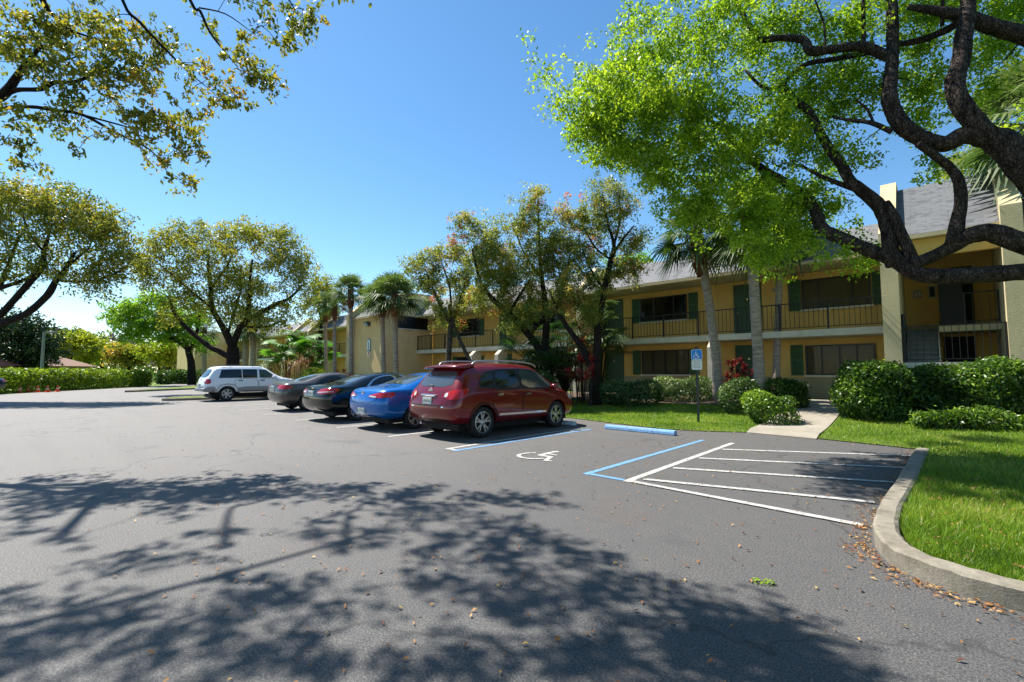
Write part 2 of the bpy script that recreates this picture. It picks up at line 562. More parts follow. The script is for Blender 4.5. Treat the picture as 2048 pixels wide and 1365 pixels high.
def text_obj(txt, size, mat, name, parent, loc, rot, depth=0.002):
    cu = bpy.data.curves.new(name, 'FONT')
    cu.body, cu.size, cu.extrude = txt, size, depth
    cu.align_x, cu.align_y = 'CENTER', 'CENTER'
    o = bpy.data.objects.new('lettering_tmp', cu)
    COL.objects.link(o)
    dg = bpy.context.evaluated_depsgraph_get()
    me = bpy.data.meshes.new_from_object(o.evaluated_get(dg))
    bpy.data.objects.remove(o)
    bpy.data.curves.remove(cu)
    me.materials.clear()
    me.materials.append(mat)
    r = bpy.data.objects.new(name, me)
    COL.objects.link(r)
    r.parent = parent
    r.location, r.rotation_euler = loc, rot
    return r


def quads_obj(name, V, tint, mat, parent=None, base=None):
    """V: (n,4,3) array of quads, tint: (n,)"""
    n = len(V)
    me = bpy.data.meshes.new(name)
    co = np.asarray(V, dtype=np.float32).reshape(-1, 3)
    if base is not None:
        co = co - np.asarray(base, dtype=np.float32)
    me.vertices.add(4 * n)
    me.vertices.foreach_set('co', co.ravel())
    me.loops.add(4 * n)
    me.loops.foreach_set('vertex_index', np.arange(4 * n, dtype=np.int32))
    me.polygons.add(n)
    me.polygons.foreach_set('loop_start', np.arange(0, 4 * n, 4, dtype=np.int32))
    at = me.attributes.new('tint', 'FLOAT', 'POINT')
    at.data.foreach_set('value', np.repeat(np.clip(tint, 0, 1).astype(np.float32), 4))
    me.materials.append(mat)
    me.update(calc_edges=True)
    o = bpy.data.objects.new(name, me)
    COL.objects.link(o)
    if parent is not None:
        o.parent = parent
    return o


def unit(a):
    return a / np.maximum(np.linalg.norm(a, axis=-1, keepdims=True), 1e-9)


def leaf_quads(C, size, aspect=0.5, normal=None, nspread=1.0, droop=0.0, var=0.3, fold=0.12):
    n = len(C)
    d = RNG.normal(size=(n, 3))
    d[:, 2] -= droop
    d = unit(d)
    nm = RNG.normal(size=(n, 3))
    if normal is not None:
        nm = unit(nm) * nspread + normal
    nm = unit(nm - d * np.sum(nm * d, axis=1, keepdims=True))
    sd = np.cross(d, nm)
    L = (size * (1 + RNG.uniform(-var, var, size=n)))[:, None]
    W = L * aspect * 0.5
    V = np.empty((n, 4, 3))
    V[:, 0] = C - d * L * 0.5
    V[:, 1] = C + sd * W + nm * L * fold - d * L * 0.05
    V[:, 2] = C + d * L * 0.5
    V[:, 3] = C - sd * W + nm * L * fold - d * L * 0.05
    return V


def catmull(pts, per=4):
    P = [Vector(p) for p in pts]
    if len(P) < 3:
        return [P[0].lerp(P[-1], i / per) for i in range(per + 1)]
    out = []
    for i in range(len(P) - 1):
        p0, p1, p2, p3 = P[max(i - 1, 0)], P[i], P[i + 1], P[min(i + 2, len(P) - 1)]
        for k in range(per):
            s = k / per
            out.append(0.5 * ((2 * p1) + (p2 - p0) * s + (2 * p0 - 5 * p1 + 4 * p2 - p3) * s * s + (3 * p1 - p0 - 3 * p2 + p3) * s ** 3))
    out.append(P[-1])
    return out


class Tree:
    """trunk and limbs as tubes, then twigs grown to every leaf cluster"""

    def __init__(self):
        self.mb = MB()
        self.P = np.zeros((0, 3))
        self.Rd = np.zeros(0)
        self.cl = []

    def limb(self, pts, r0, r1=None, n=8, jit=0.0, per=4, wob=0.06):
        c = catmull(pts, per)
        if isinstance(r0, (list, tuple)):
            rr = list(np.interp(np.linspace(0, len(r0) - 1, len(c)), range(len(r0)), r0))
        else:
            rr = list(np.linspace(r0, r1, len(c)))
        if jit:
            c = [p + Vector((random.gauss(0, jit), random.gauss(0, jit), random.gauss(0, jit))) * (0 if i == 0 else 1) for i, p in enumerate(c)]
        self.mb.tube(c, rr, n, wob=wob)
        self.P = np.vstack([self.P, np.array([tuple(p) for p in c])])
        self.Rd = np.concatenate([self.Rd, np.array(rr)])
        return self

    def clusters(self, c, r, n, tint=0.5, tv=0.18, size=1.0, shell=0.45):
        """n cluster centres in an ellipsoid"""
        for _ in range(n):
            d = Vector((random.gauss(0, 1), random.gauss(0, 1), random.gauss(0, 1))).normalized()
            k = (shell + (1 - shell) * random.random()) if random.random() < 0.75 else random.random()
            p = Vector(c) + Vector((d.x * r[0], d.y * r[1], d.z * r[2])) * k
            self.cl.append((p, tint + random.gauss(0, tv), size))
        return self

    def grow(self, rtwig=0.008, frac=0.55, bias=0.25, maxr=0.08, n=4, skip=0.0):
        if not self.cl:
            return self
        todo = np.array([tuple(c[0]) for c in self.cl])
        dist = np.array([np.min(np.linalg.norm(self.P - q, axis=1)) for q in todo])
        root = self.P[0]
        for i in np.argsort(dist):
            if random.random() < skip:
                continue
            q = todo[i]
            dd = np.linalg.norm(self.P - q, axis=1)
            cost = dd - bias * np.minimum(self.Rd * 12, dd * 0.5)
            j = int(np.argmin(cost))
            a, ra = Vector(self.P[j]), self.Rd[j]
            bq = Vector(q)
            L = (bq - a).length
            if L < 0.03:
                continue
            r0 = max(rtwig, min(ra * frac, maxr, 0.012 * L + rtwig))
            md = a.lerp(bq, 0.5) + Vector((random.gauss(0, .07), random.gauss(0, .07), random.gauss(0.04, .06))) * L
            c = catmull([a, md, bq], 3)
            rr = list(np.linspace(r0, rtwig * 0.6, len(c)))
            self.mb.tube(c, rr, n, cap=False)
            self.P = np.vstack([self.P, np.array([tuple(p) for p in c[1:]])])
            self.Rd = np.concatenate([self.Rd, np.array(rr[1:])])
        return self

    def leaves(self, per, rad, size, aspect=0.5, droop=0.3, tv=0.12, flat=0.75, sunbias=0.0):
        Cs, T = [], []
        for p, ti, s in self.cl:
            k = max(3, int(per * s * random.uniform(0.7, 1.3)))
            ns = max(2, int(round(5 * s)))                      # sprays of leaves within the cluster
            sub_ = RNG.normal(size=(ns, 3)) * rad * s * 0.85
            sub_[:, 2] *= flat
            o = sub_[RNG.integers(0, ns, k)] + RNG.normal(size=(k, 3)) * rad * s * RNG.uniform(.28, .5)
            Cs.append(np.array(tuple(p)) + o)
            T.append(ti + RNG.normal(size=k) * tv)
        C = np.vstack(Cs)
        up = np.zeros((len(C), 3)); up[:, 2] = 0.55
        return leaf_quads(C, size, aspect, normal=up, droop=droop), np.concatenate(T)


def set_base(o, base):
    """move mesh data so that a child of an Empty at base sits right"""
    o.data.transform(Matrix.Translation(-Vector(base)))


def tree_thing(name, label, cat, T, base, bark_m, leaf_m, per, rad, size, group=None, **kw):
    root = thing(name, label, cat, base, 0, group)
    tr = T.mb.obj('trunk', bark_m, root, smooth=True)
    set_base(tr, base)
    V, tint = T.leaves(per, rad, size, **kw)
    quads_obj('crown', V, tint, leaf_m, root, base)
    return root


# ------------------------------------------------------------------ ground


def sheet(name, poly, zf, step, mat, kind='structure'):
    """a triangulated sheet over a 2-D outline, its height from zf(x, y)"""
    xs, ys = [p[0] for p in poly], [p[1] for p in poly]
    pts = [Vector(p) for p in poly]
    n = len(pts)
    edge = [(i, (i + 1) % n) for i in range(n)]
    if step:
        x = min(xs) + step / 2
        while x < max(xs):
            y = min(ys) + step / 2
            while y < max(ys):
                ins = False
                for i in range(n):
                    (ax, ay), (bx, by) = poly[i], poly[(i + 1) % n]
                    if (ay > y) != (by > y) and x < (bx - ax) * (y - ay) / (by - ay) + ax:
                        ins = not ins
                if ins:
                    pts.append(Vector((x, y)))
                y += step
            x += step
    v, e, f, *_ = delaunay_2d_cdt(pts, edge, [list(range(n))], 1, 1e-5)
    mb = MB()
    mb.add([(p.x, p.y, zf(p.x, p.y)) for p in v], [tuple(q) for q in f])
    o = mb.obj(name, mat, smooth=True)
    o['kind'] = kind
    return o


bm_ = MB(); bm_.box(-700, 700, -500, 900, -1.0, -0.05)
structure(bm_.obj('ground', M['far_grass']))
sheet('asphalt', [(42, -45), (42, 14), (-70, 14), (-58.5, 9.6), (-57.6, 9.2), (-44.3, -1.0), (-36, -8), (-30, -45)], lambda x, y: 0.0, 0, M['asphalt'])

# kerb along the right lawn: centre line, height tapering to nothing at the far end
KERB = [(-0.30, 11.5), (-0.33, 10.2), (-0.37, 8.0), (-0.43, 6.2), (-0.42, 5.4), (-0.36, 4.98), (-0.24, 4.70), (-0.02, 4.52), (0.33, 4.43), (1.2, 4.40), (3.0, 4.42), (9.0, 4.45), (40, 4.45)]


def kerb_mesh(line, w, h, name, per=5, taper0=0.0):
    c = catmull([(x, y, 0) for x, y in line], per)
    cc, notch, run = [], [], 0.0
    for i, p in enumerate(c):
        if 0 < i < len(c) - 1:
            run += (p - c[i - 1]).length
            if run > 2.4:                              # a joint between two cast lengths
                d = (c[i + 1] - c[i - 1]).normalized()
                cc += [p - d * .007, p, p + d * .007]; notch += [0, 1, 0]
                run = 0.0
                continue
        cc.append(p); notch.append(0)
    c = cc
    mb = MB()
    prof = [(-w / 2, -0.02), (-w / 2, h * 0.6), (-w / 2 + 0.012, h * 0.86), (-w / 2 + 0.04, h), (w / 2 - 0.02, h), (w / 2, h - 0.02), (w / 2, -0.02)]
    vs, fs = [], []
    n = len(prof)
    for i, p in enumerate(c):
        d = (c[min(i + 1, len(c) - 1)] - c[max(i - 1, 0)]).normalized()
        nrm = Vector((-d.y, d.x, 0))
        k = 1.0 if not taper0 else min(1.0, 0.55 + 0.45 * i / taper0)
        for a, z in prof:
            q = p - nrm * a * (.87 if notch[i] else 1.0)
            jz = random.gauss(0, .0025) if z > 0 else 0
            q = q + nrm * random.gauss(0, .003)
            vs.append((q.x, q.y, z * k + jz - (.012 if notch[i] and z > 0 else 0)))
    for i in range(len(c) - 1):
        for k in range(n):
            a, b_ = i * n + k, i * n + (k + 1) % n
            fs.append((a, a + n, b_ + n, b_))
    fs.append(tuple(range(n)))
    fs.append(tuple((len(c) - 1) * n + k for k in range(n))[::-1])
    mb.add(vs, fs)
    return structure(mb.obj(name, M['concrete'], smooth=False))


kerb_mesh(KERB, 0.185, 0.15, 'kerb', per=6, taper0=7)
LAWN_IN = [(-0.21, 11.45), (-0.24, 10.2), (-0.28, 8.0), (-0.34, 6.2), (-0.325, 5.45), (-0.27, 5.05), (-0.17, 4.80), (0.0, 4.64), (0.34, 4.53), (1.2, 4.50), (3.0, 4.52), (9, 4.55), (38, 4.55)]
LAWN_FRONT = [(-0.22, 11.75), (-0.9, 11.95), (-2.05, 12.15), (-3.45, 12.3), (-4.3, 11.75), (-5.3, 11.45), (-7, 11.75), (-9.2, 12.2), (-14, 12.3), (-30, 12.35), (-52, 12.5)]
LAWN = LAWN_FRONT[::-1] + LAWN_IN + [(38, 27.5), (-78, 27.5), (-78, 14.5)]


def inside(poly, x, y):
    ins = False
    n = len(poly)
    for i in range(n):
        (ax, ay), (bx, by) = poly[i], poly[(i + 1) % n]
        if (ay > y) != (by > y) and x < (bx - ax) * (y - ay) / (by - ay) + ax:
            ins = not ins
    return ins


def lawn_edge(x, y):
    z = lawn_z(x, y)
    if y > 11 and x < -0.2:                       # feather to the asphalt along the front edge
        i = np.interp(-x, [-p[0] for p in LAWN_FRONT], [p[1] for p in LAWN_FRONT])
        z *= 0.25 + 0.75 * smooth01((y - i) / 0.35)
    return z


sheet('lawn', LAWN, lawn_edge, 0.62, M['turf'])
# walkway to the building
mb = MB()
vs, fs = [], []
N_ = 18
for i in range(N_ + 1):
    y = 12.05 + (19.0 - 12.05) * i / N_
    sk = 0.22 * (1 - i / N_)
    z = max(lawn_z(-2.8, y), 0.0) + 0.022
    if i == 0:
        z = 0.02
    vs += [(-3.46 - sk * 0.3, y, z - 0.3), (-3.46 - sk * 0.3, y + 0.12 * (i == 0), z), (-2.14 + sk * 0.3, y, z), (-2.14 + sk * 0.3, y, z - 0.3)]
for i in range(N_):
    a = i * 4
    fs += [(a, a + 4, a + 5, a + 1), (a + 1, a + 5, a + 6, a + 2), (a + 2, a + 6, a + 7, a + 3)]
fs.append((0, 1, 2, 3))
mb.add(vs, [f[::-1] for f in fs])
structure(mb.obj('path', M['path']))
# planting beds of mulch under the shrubs
BEDS = [[(-13.5, 15.6), (-4.0, 16.2), (-3.7, 15.6), (-3.62, 19.2), (-13.5, 19.8)],
        [(-1.95, 15.6), (8, 15.0), (8, 18), (-1.95, 18.1)],
        [(-31, 14.2), (-14, 14.4), (-14, 19.6), (-25.8, 19.8), (-26.2, 15.6), (-31, 15.7)]]
for bd in BEDS:
    sheet('planting_bed', bd, lambda x, y: lawn_z(x, y) + 0.02, 0.8, M['soil'])

# islands of grass with kerbs on the left
for pts in ([(-29.9, 5.5), (-28.9, 5.1), (-28.5, 6.2), (-28.5, 12.4), (-30.6, 12.4), (-30.6, 6.6)],
            [(-50.5, 10.7), (-43.4, 5.6), (-43.2, 6.6), (-47.5, 12.4), (-52, 12.45)]):
    kerb_mesh(pts + [pts[0]], 0.16, 0.13, 'island_kerb', per=3)
    sheet('island_lawn', pts, lambda x, y: 0.11, 1.0, M['turf'])

# ------------------------------------------------------------------ markings


def strip(mb, a, b_, w, z):
    a, b_ = Vector(a), Vector(b_)
    d = (b_ - a).normalized()
    nn = Vector((-d.y, d.x)) * w / 2
    k = max(1, int((b_ - a).length / 0.25))
    L, R_ = [], []
    for i in range(k + 1):
        p = a.lerp(b_, i / k)
        j = 1 + random.uniform(-0.10, 0.10)
        L.append((p.x + nn.x * j, p.y + nn.y * j, z)); R_.append((p.x - nn.x * j, p.y - nn.y * j, z))
    mb.add(L + R_, [(i, k + 1 + i, k + 2 + i, i + 1) for i in range(k)])


def marking(name, segs, mat, w=0.10, z=0.005):
    mb = MB()
    for i, (a, b_) in enumerate(segs):
        strip(mb, a, b_, w, z + 0.0015 * i)
    return structure(mb.obj(name, mat))


for s_ in (9.35, 11.85, 14.5, 17.25, 19.9, 22.5, 25.2, 28.0):
    marking('stall_line', [((-s_, 5.85), (-s_, 10.6))], M['white_paint'])
marking('stall_line', [((-7.05, 5.70), (-7.05, 10.3)), ((-7.0, 5.75), (-6.84, 5.75))], M['white_paint'])
marking('blue_stall_line', [((-6.78, 5.66), (-6.72, 10.2))], M['blue_paint'])
marking('blue_stall_line', [((-3.86, 5.70), (-3.86, 10.25)), ((-3.80, 5.76), (-3.26, 5.76))], M['blue_paint'])
marking('access_aisle', [((-3.20, 5.70), (-3.25, 10.25)), ((-3.14, 9.30), (-0.42, 10.9)), ((-3.12, 8.08), (-0.44, 9.48)), ((-3.10, 6.98), (-0.54, 8.12)), ((-3.08, 5.98), (-0.62, 6.74)), ((-3.14, 5.75), (-0.62, 5.66))], M['white_paint'])


def isa_symbol(mb, ox, oy, w, plane='ground', z=0.004):
    """wheelchair emblem, unit width w, origin at lower left"""
    def put(vs, fs, lay):
        out = []
        for x, y in vs:
            if plane == 'ground':
                out.append((ox + x * w, oy + y * w, z + lay * 0.0012))
            else:
                out.append((ox + x * w, z - lay * 0.0006, oy + y * w))
        mb.add(out, fs)

    def rib(pts, th, lay):
        L, R_ = [], []
        for i, p in enumerate(pts):
            a, b_ = Vector(pts[max(i - 1, 0)]), Vector(pts[min(i + 1, len(pts) - 1)])
            d = (b_ - a).normalized()
            nn = Vector((-d.y, d.x)) * th / 2
            L.append((p[0] + nn.x, p[1] + nn.y)); R_.append((p[0] - nn.x, p[1] - nn.y))
        k = len(pts)
        put(L + R_, [(i, k + i, k + i + 1, i + 1) for i in range(k - 1)], lay)

    n = 20
    put([(0.37 + 0.095 * math.cos(2 * math.pi * i / n), 1.12 + 0.095 * math.sin(2 * math.pi * i / n)) for i in range(n)], [tuple(range(n))], 0)
    rib([(0.37, 0.99), (0.40, 0.50)], 0.14, 1)
    rib([(0.37, 0.52), (0.74, 0.52)], 0.12, 2)
    rib([(0.70, 0.56), (0.90, 0.10), (1.02, 0.15)], 0.11, 3)
    rib([(0.40, 0.76), (0.70, 0.76)], 0.09, 4)
    rib([(0.37 + 0.36 * math.cos(a), 0.36 + 0.36 * math.sin(a)) for a in np.linspace(R(125), R(345), 22)], 0.10, 5)


mb = MB()
isa_symbol(mb, -5.62, 6.02, 0.78)
structure(mb.obj('wheelchair_marking', M['white_paint']))

# ------------------------------------------------------------------ wheel stops


def wheel_stop(x0, x1, y, label, mat):
    mb = MB()
    base = ((x0 + x1) / 2, y, 0)
    prof = [(y - 0.085, 0.004), (y - 0.075, 0.07), (y - 0.05, 0.115), (y + 0.05, 0.115), (y + 0.075, 0.07), (y + 0.085, 0.004)]
    mb.prism_x(prof, x0, x1)
    o = mb.obj('wheel_stop', mat, base=base, bevel=0.015)
    return tag(o, label, 'wheel stop')


wheel_stop(-6.48, -4.60, 10.55, 'bright blue concrete wheel stop lying at the head of the empty accessible stall', paint('wheel_stop_blue', (0.20, 0.42, 0.72)))
wheel_stop(-9.2, -7.45, 10.55, 'pale blue wheel stop touching the front wheel of the red car', M['pale_paint'])

# ------------------------------------------------------------------ buildings
WALL_Y, SLAB_Y, FLOOR1, FLOOR2, EAVE, TOP = 20.2, 18.8, 0.5, 2.95, 5.27, 6.62


def window(parent, x0, x1, z0, z1, y, curtain, split=(0.23, 0.75)):
    mb = MB()
    fw = 0.055
    mb.box(x0, x1, y - 0.07, y, z0, z0 + fw); mb.box(x0, x1, y - 0.07, y, z1 - fw, z1)
    xs = [x0] + [x0 + (x1 - x0) * s for s in split] + [x1 - fw]
    for i, x in enumerate(xs):
        mb.box(x, x + fw, y - 0.065, y - 0.002, z0 + fw, z1 - fw)
    f = mb.obj('window', M['window_frame'], parent)
    g = MB(); g.box(x0 + 0.02, x1 - 0.02, y - 0.046, y - 0.04, z0 + 0.02, z1 - 0.02)
    g.obj('pane', M['glass'], f)
    s = MB(); s.box(x0 - 0.06, x1 + 0.06, y - 0.10, y + 0.01, z0 - 0.075, z0 - 0.004)
    s.obj('sill', M['slab_white'], f)
    # what hangs behind the pane: pleated drapes, or a dark panel for room shade
    c = MB()
    if curtain:
        k = int((x1 - x0) / 0.045)
        pts = [(x0 + (x1 - x0) * i / k, y - 0.018 + 0.011 * math.sin(i * 1.9)) for i in range(k + 1)]
        c.add([(x, yy, z0) for x, yy in pts] + [(x, yy, z1) for x, yy in pts], [(i, i + 1, k + 2 + i, k + 1 + i) for i in range(k)])
        c.obj('curtain', M['curtain'], f, smooth=True)
    else:
        c.box(x0 + 0.01, x1 - 0.01, y - 0.012, y - 0.004, z0 + 0.01, z1 - 0.01)
        c.obj('dark_room_panel', M['dark'], f)
    return f


def shutter(parent, x0, x1, z0, z1, y):
    mb = MB()
    mb.box(x0, x1, y - 0.02, y, z0, z1)
    b_ = 0.05
    for (a0, a1, c0, c1) in ((x0, x0 + b_, z0, z1), (x1 - b_, x1, z0, z1), (x0 + b_, x1 - b_, z0, z0 + b_), (x0 + b_, x1 - b_, z1 - b_, z1), (x0 + b_, x1 - b_, (z0 + z1) / 2 - .03, (z0 + z1) / 2 + .03)):
        mb.box(a0, a1, y - 0.04, y - 0.021, c0, c1)
    z = z0 + b_ + 0.02
    while z < z1 - b_ - 0.03:
        if abs(z - (z0 + z1) / 2) > 0.06:
            mb.add([(x0 + b_, y - 0.022, z), (x1 - b_, y - 0.022, z), (x1 - b_, y - 0.036, z + 0.03), (x0 + b_, y - 0.036, z + 0.03)], [(0, 1, 2, 3)])
        z += 0.045
    mb.obj('shutter', M['shutter'], parent)


def door(parent, x0, x1, z0, z1, y, mat=None):
    mb = MB()
    mb.box(x0, x1, y - 0.03, y, z0, z1)
    for (a, c) in ((0.12, 0.45), (0.52, 0.92)):
        for (p, q) in ((0.12, 0.46), (0.54, 0.88)):
            mb.box(x0 + (x1 - x0) * p, x0 + (x1 - x0) * q, y - 0.042, y - 0.031, z0 + (z1 - z0) * a, z0 + (z1 - z0) * c)
    o = mb.obj('door', mat or M['green_door'], parent)
    h = MB(); h.lathe([(0.02, -0.09), (0.035, -0.075), (0.035, -0.05), (0.015, -0.04), (0.015, -0.028)], 10, 'z')
    h.v = [(x0 + 0.09 + vx, y + vz, z0 + 0.95 + vy) for vx, vy, vz in h.v]
    h.obj('handle', M['brass'], o)
    n_ = MB(); n_.box((x0 + x1) / 2 - 0.03, (x0 + x1) / 2 + 0.03, y - 0.05, y - 0.043, z0 + 1.45, z0 + 1.52)
    n_.obj('knocker', M['brass'], o)
    fr = MB()
    fr.box(x0 - 0.06, x0 - 0.003, y - 0.05, y, z0, z1 + 0.06); fr.box(x1 + 0.003, x1 + 0.06, y - 0.05, y, z0, z1 + 0.06); fr.box(x0 - 0.002, x1 + 0.002, y - 0.048, y, z1 + 0.003, z1 + 0.06)
    fr.obj('door_frame', M['green_door'], o)


def railing(parent, x0, x1, y, z, h=0.98, post=1.47, pitch=0.145):
    mb = MB()
    mb.box(x0, x1, y - 0.022, y + 0.022, z + h - 0.025, z + h + 0.012)
    mb.box(x0, x1, y - 0.014, y + 0.014, z + 0.085, z + 0.11)
    k = max(1, round((x1 - x0) / pitch))
    for i in range(1, k):
        x = x0 + (x1 - x0) * i / k
        mb.box(x - 0.008, x + 0.008, y - 0.008, y + 0.008, z + 0.111, z + h - 0.026)
    o = mb.obj('railing', M['black_metal'], parent)
    k = max(1, round((x1 - x0) / post))
    for i in range(k + 1):
        x = x0 + (x1 - x0) * i / k
        p = MB(); p.box(x - 0.024, x + 0.024, y - 0.0245, y + 0.0245, z - 0.06, z + h + 0.014)
        p.obj('post', M['black_metal'], o)
    return o


def fin(parent, x0, x1, yf, zf, yb, zb, yend, z0, name='fin_wall', mat='cream'):
    mb = MB()
    mb.prism_x([(yf, z0), (yend, z0), (yend, zb), (yb, zb), (yf, zf)], x0, x1)
    o = mb.obj(name, M[mat], parent)
    return o


def roof(parent, x0, x1, y0, z0, y1, z1, yend, fascia=True):
    mb = MB()
    mb.prism_x([(y0, z0), (yend, z0), (yend, z1), (y1, z1), (y0, z0 + 0.09)], x0, x1)
    o = mb.obj('roof', M['shingle'], parent)
    if fascia:
        f = MB(); f.box(x0, x1, y0 - 0.025, y0 - 0.002, z0 - 0.045, z0 + 0.075)
        f.obj('fascia', M['cream'], o)
    s = MB(); s.box(x0 + 0.002, x1 - 0.002, y0 + 0.001, WALL_Y - 0.002, z0 - 0.04, z0 - 0.004)
    s.obj('soffit', M['cream'], o)
    return o


def buttress(parent, x, y=18.42, w=0.28):
    mb = MB()
    mb.prism_x([(y, 0.2), (y + 0.75, 0.2), (y + 0.75, 2.72), (y + 0.32, 2.72), (y, 2.45)], x - w / 2, x + w / 2)
    mb.obj('buttress', M['pale_trim'], parent)


# ---- right wing with the balcony
bld = thing('apartment_building', 'long two storey yellow stucco block with green shutters behind the palms and sign', 'building', (0, 0, 0))
mb = MB(); mb.box(-26.6, -1.26, WALL_Y, 28, 1.26, EAVE - 0.05)
mb.obj('wall', M['yellow'], bld)
mb = MB(); mb.box(-26.6, -1.26, WALL_Y - 0.012, 28, 0.2, 1.255)
mb.obj('plinth', M['taupe'], bld)
roof(bld, -26.62, -1.262, 18.6, EAVE, 20.1, TOP, 27.9)
mb = MB(); mb.box(-26.6, -1.262, SLAB_Y, WALL_Y - 0.013, FLOOR2 - 0.235, FLOOR2)
mb.obj('balcony_slab', M['slab_white'], bld, bevel=0.012)
railing(bld, -11.6, -1.28, SLAB_Y + 0.06, FLOOR2)
railing(bld, -26.55, -13.2, SLAB_Y + 0.06, FLOOR2)
for (a, c, cu) in ((-10.40, -8.15, False), (-3.75, -1.66, True)):
    window(bld, a, c, 3.83, 4.95, WALL_Y, cu, (0.25, 0.72) if cu else (0.30, 0.72))
    window(bld, a + 0.04, c + 0.04, 1.36, 2.47, WALL_Y, True, (0.24, 0.50, 0.74))
    for z0, z1 in ((3.80, 4.98), (1.34, 2.50)):
        shutter(bld, a - 0.44, a - 0.03, z0, z1, WALL_Y)
        if c < -2:
            shutter(bld, c + 0.07, c + 0.48, z0, z1, WALL_Y)
        elif z0 > 3:
            shutter(bld, c + 0.03, c + 0.39, z0, z1, WALL_Y)
for (a, c) in ((-6.12, -5.2), (-12.3, -11.4), (-19.8, -18.9)):
    door(bld, a, c, FLOOR2, 5.0, WALL_Y)
    door(bld, a, c, FLOOR1 + 0.02, 2.5, WALL_Y)
for (a, c) in ((-23.9, -21.7), (-17.4, -15.3)):
    window(bld, a, c, 3.83, 4.95, WALL_Y, False, (0.3, 0.7))
    window(bld, a, c, 1.36, 2.47, WALL_Y, False, (0.24, 0.74))
    for z0, z1 in ((3.80, 4.98), (1.34, 2.50)):
        shutter(bld, a - 0.44, a - 0.03, z0, z1, WALL_Y)
        shutter(bld, c + 0.03, c + 0.44, z0, z1, WALL_Y)
for x in (-6.55, -13.0, -18.4, -20.6):
    buttress(bld, x)
fin(bld, -12.95, -12.7, 18.5, 5.45, 20.1, 6.85, 24, 0.2)
mb = MB(); mb.box(-4.75, -4.57, WALL_Y - 0.03, WALL_Y, 4.62, 4.78)
mb.obj('unit_number', M['taupe'], bld)
mb = MB(); mb.lathe([(0.07, 0), (0.07, 0.35), (0.11, 0.36), (0.11, 0.42)], 10)
mb.v = [(x - 12.2, y + 22.3, z + TOP) for x, y, z in mb.v]
mb.obj('roof_vent', M['white'], bld)

# ---- stair tower at the right end
tow = thing('stair_tower', 'tall stair entrance with steep shingle roof between two cream fin walls', 'building', (0, 0, 0))
fin(tow, -1.25, -0.83, 18.2, 5.80, 20.05, 7.92, 22.5, 0.2)
fin(tow, 1.38, 1.80, 18.2, 6.05, 20.05, 7.95, 22.5, 0.2)
roof(tow, -0.828, 1.378, 18.42, 5.58, 20.05, 7.62, 24)
mb = MB(); mb.box(-0.828, 1.378, 21.5, 24, 0.2, 5.53)
mb.obj('wall', M['yellow'], tow)
mb = MB(); mb.box(-0.828, 1.378, 18.62, 18.8, 4.98, 5.53)
mb.obj('lintel', M['yellow'], tow)
mb = MB(); mb.box(-0.828, 1.378, 18.28, 18.44, 0.2, 1.60); mb.obj('base_wall', M['green_base'], tow)
mb = MB(); mb.box(-0.828, 1.378, 18.262, 19.35, 1.602, 1.76); mb.obj('landing', M['slab_white'], tow)
mb = MB(); mb.box(0.02, 1.376, 19.9, 21.498, FLOOR2 - 0.2, FLOOR2); mb.obj('upper_landing', M['cream'], tow)
mb = MB()
for i in range(7):
    y0 = 19.352 + 0.27 * i
    mb.box(-0.80, -0.02, y0, y0 + 0.30, 1.762 + 0.17 * i + 0.125, 1.762 + 0.17 * (i + 1))
    mb.box(-0.79, -0.03, y0 + 0.05, y0 + 0.07, 1.762 + 0.17 * i, 1.762 + 0.17 * i + 0.124)
mb.obj('stair', M['lamp_grey'], tow)
mb = MB(); mb.prism_x([(19.36, 1.77), (19.36, 1.97), (21.3, 3.17), (21.3, 2.9)], -0.015, 0.018); mb.obj('stringer', M['slab_white'], tow)
railing(tow, -0.80, 1.35, 18.33, 1.762, 1.08, 2.2, 0.155)
railing(tow, 0.62, 1.36, 19.96, FLOOR2, 0.98, 0.8, 0.2)
mb = MB(); mb.box(0.06, 0.60, 19.93, 20.0, FLOOR2, 4.55); mb.obj('dark_panel', M['dark'], tow)  # plain dark panel beside the upper railing
mb = MB(); mb.box(0.06, 0.9, 21.4, 21.49, FLOOR2, 5.0); mb.obj('door', M['dark'], tow)  # black panel giving the doorway its shade by colour
mb = MB(); mb.box(0.12, 0.86, 21.42, 21.49, 1.0, 2.66); mb.obj('dark_opening', M['dark'], tow)  # black panel standing in for the shaded opening under the landing
mb = MB(); mb.box(-0.60, -0.36, 21.47, 21.499, 4.06, 4.36); pl = mb.obj('number_plate', M['taupe'], tow)
text_obj('15', 0.2, M['sign_white'], 'lettering', pl, (-0.48, 21.466, 4.2), (math.pi / 2, 0, 0))
mb = MB(); mb.box(-0.22, 0.02, 21.45, 21.499, 4.02, 4.48); pl = mb.obj('meter_box', M['cream'], tow)
mb = MB(); mb.box(-0.17, -0.03, 21.425, 21.449, 4.07, 4.43); mb.obj('meter_dial', M['black_metal'], pl)
mb = MB(); mb.tube([(-0.78, 18.45, 1.77), (-0.78, 18.45, 3.25)], 0.05, 8); mb.obj('newel_post', M['black_metal'], tow)
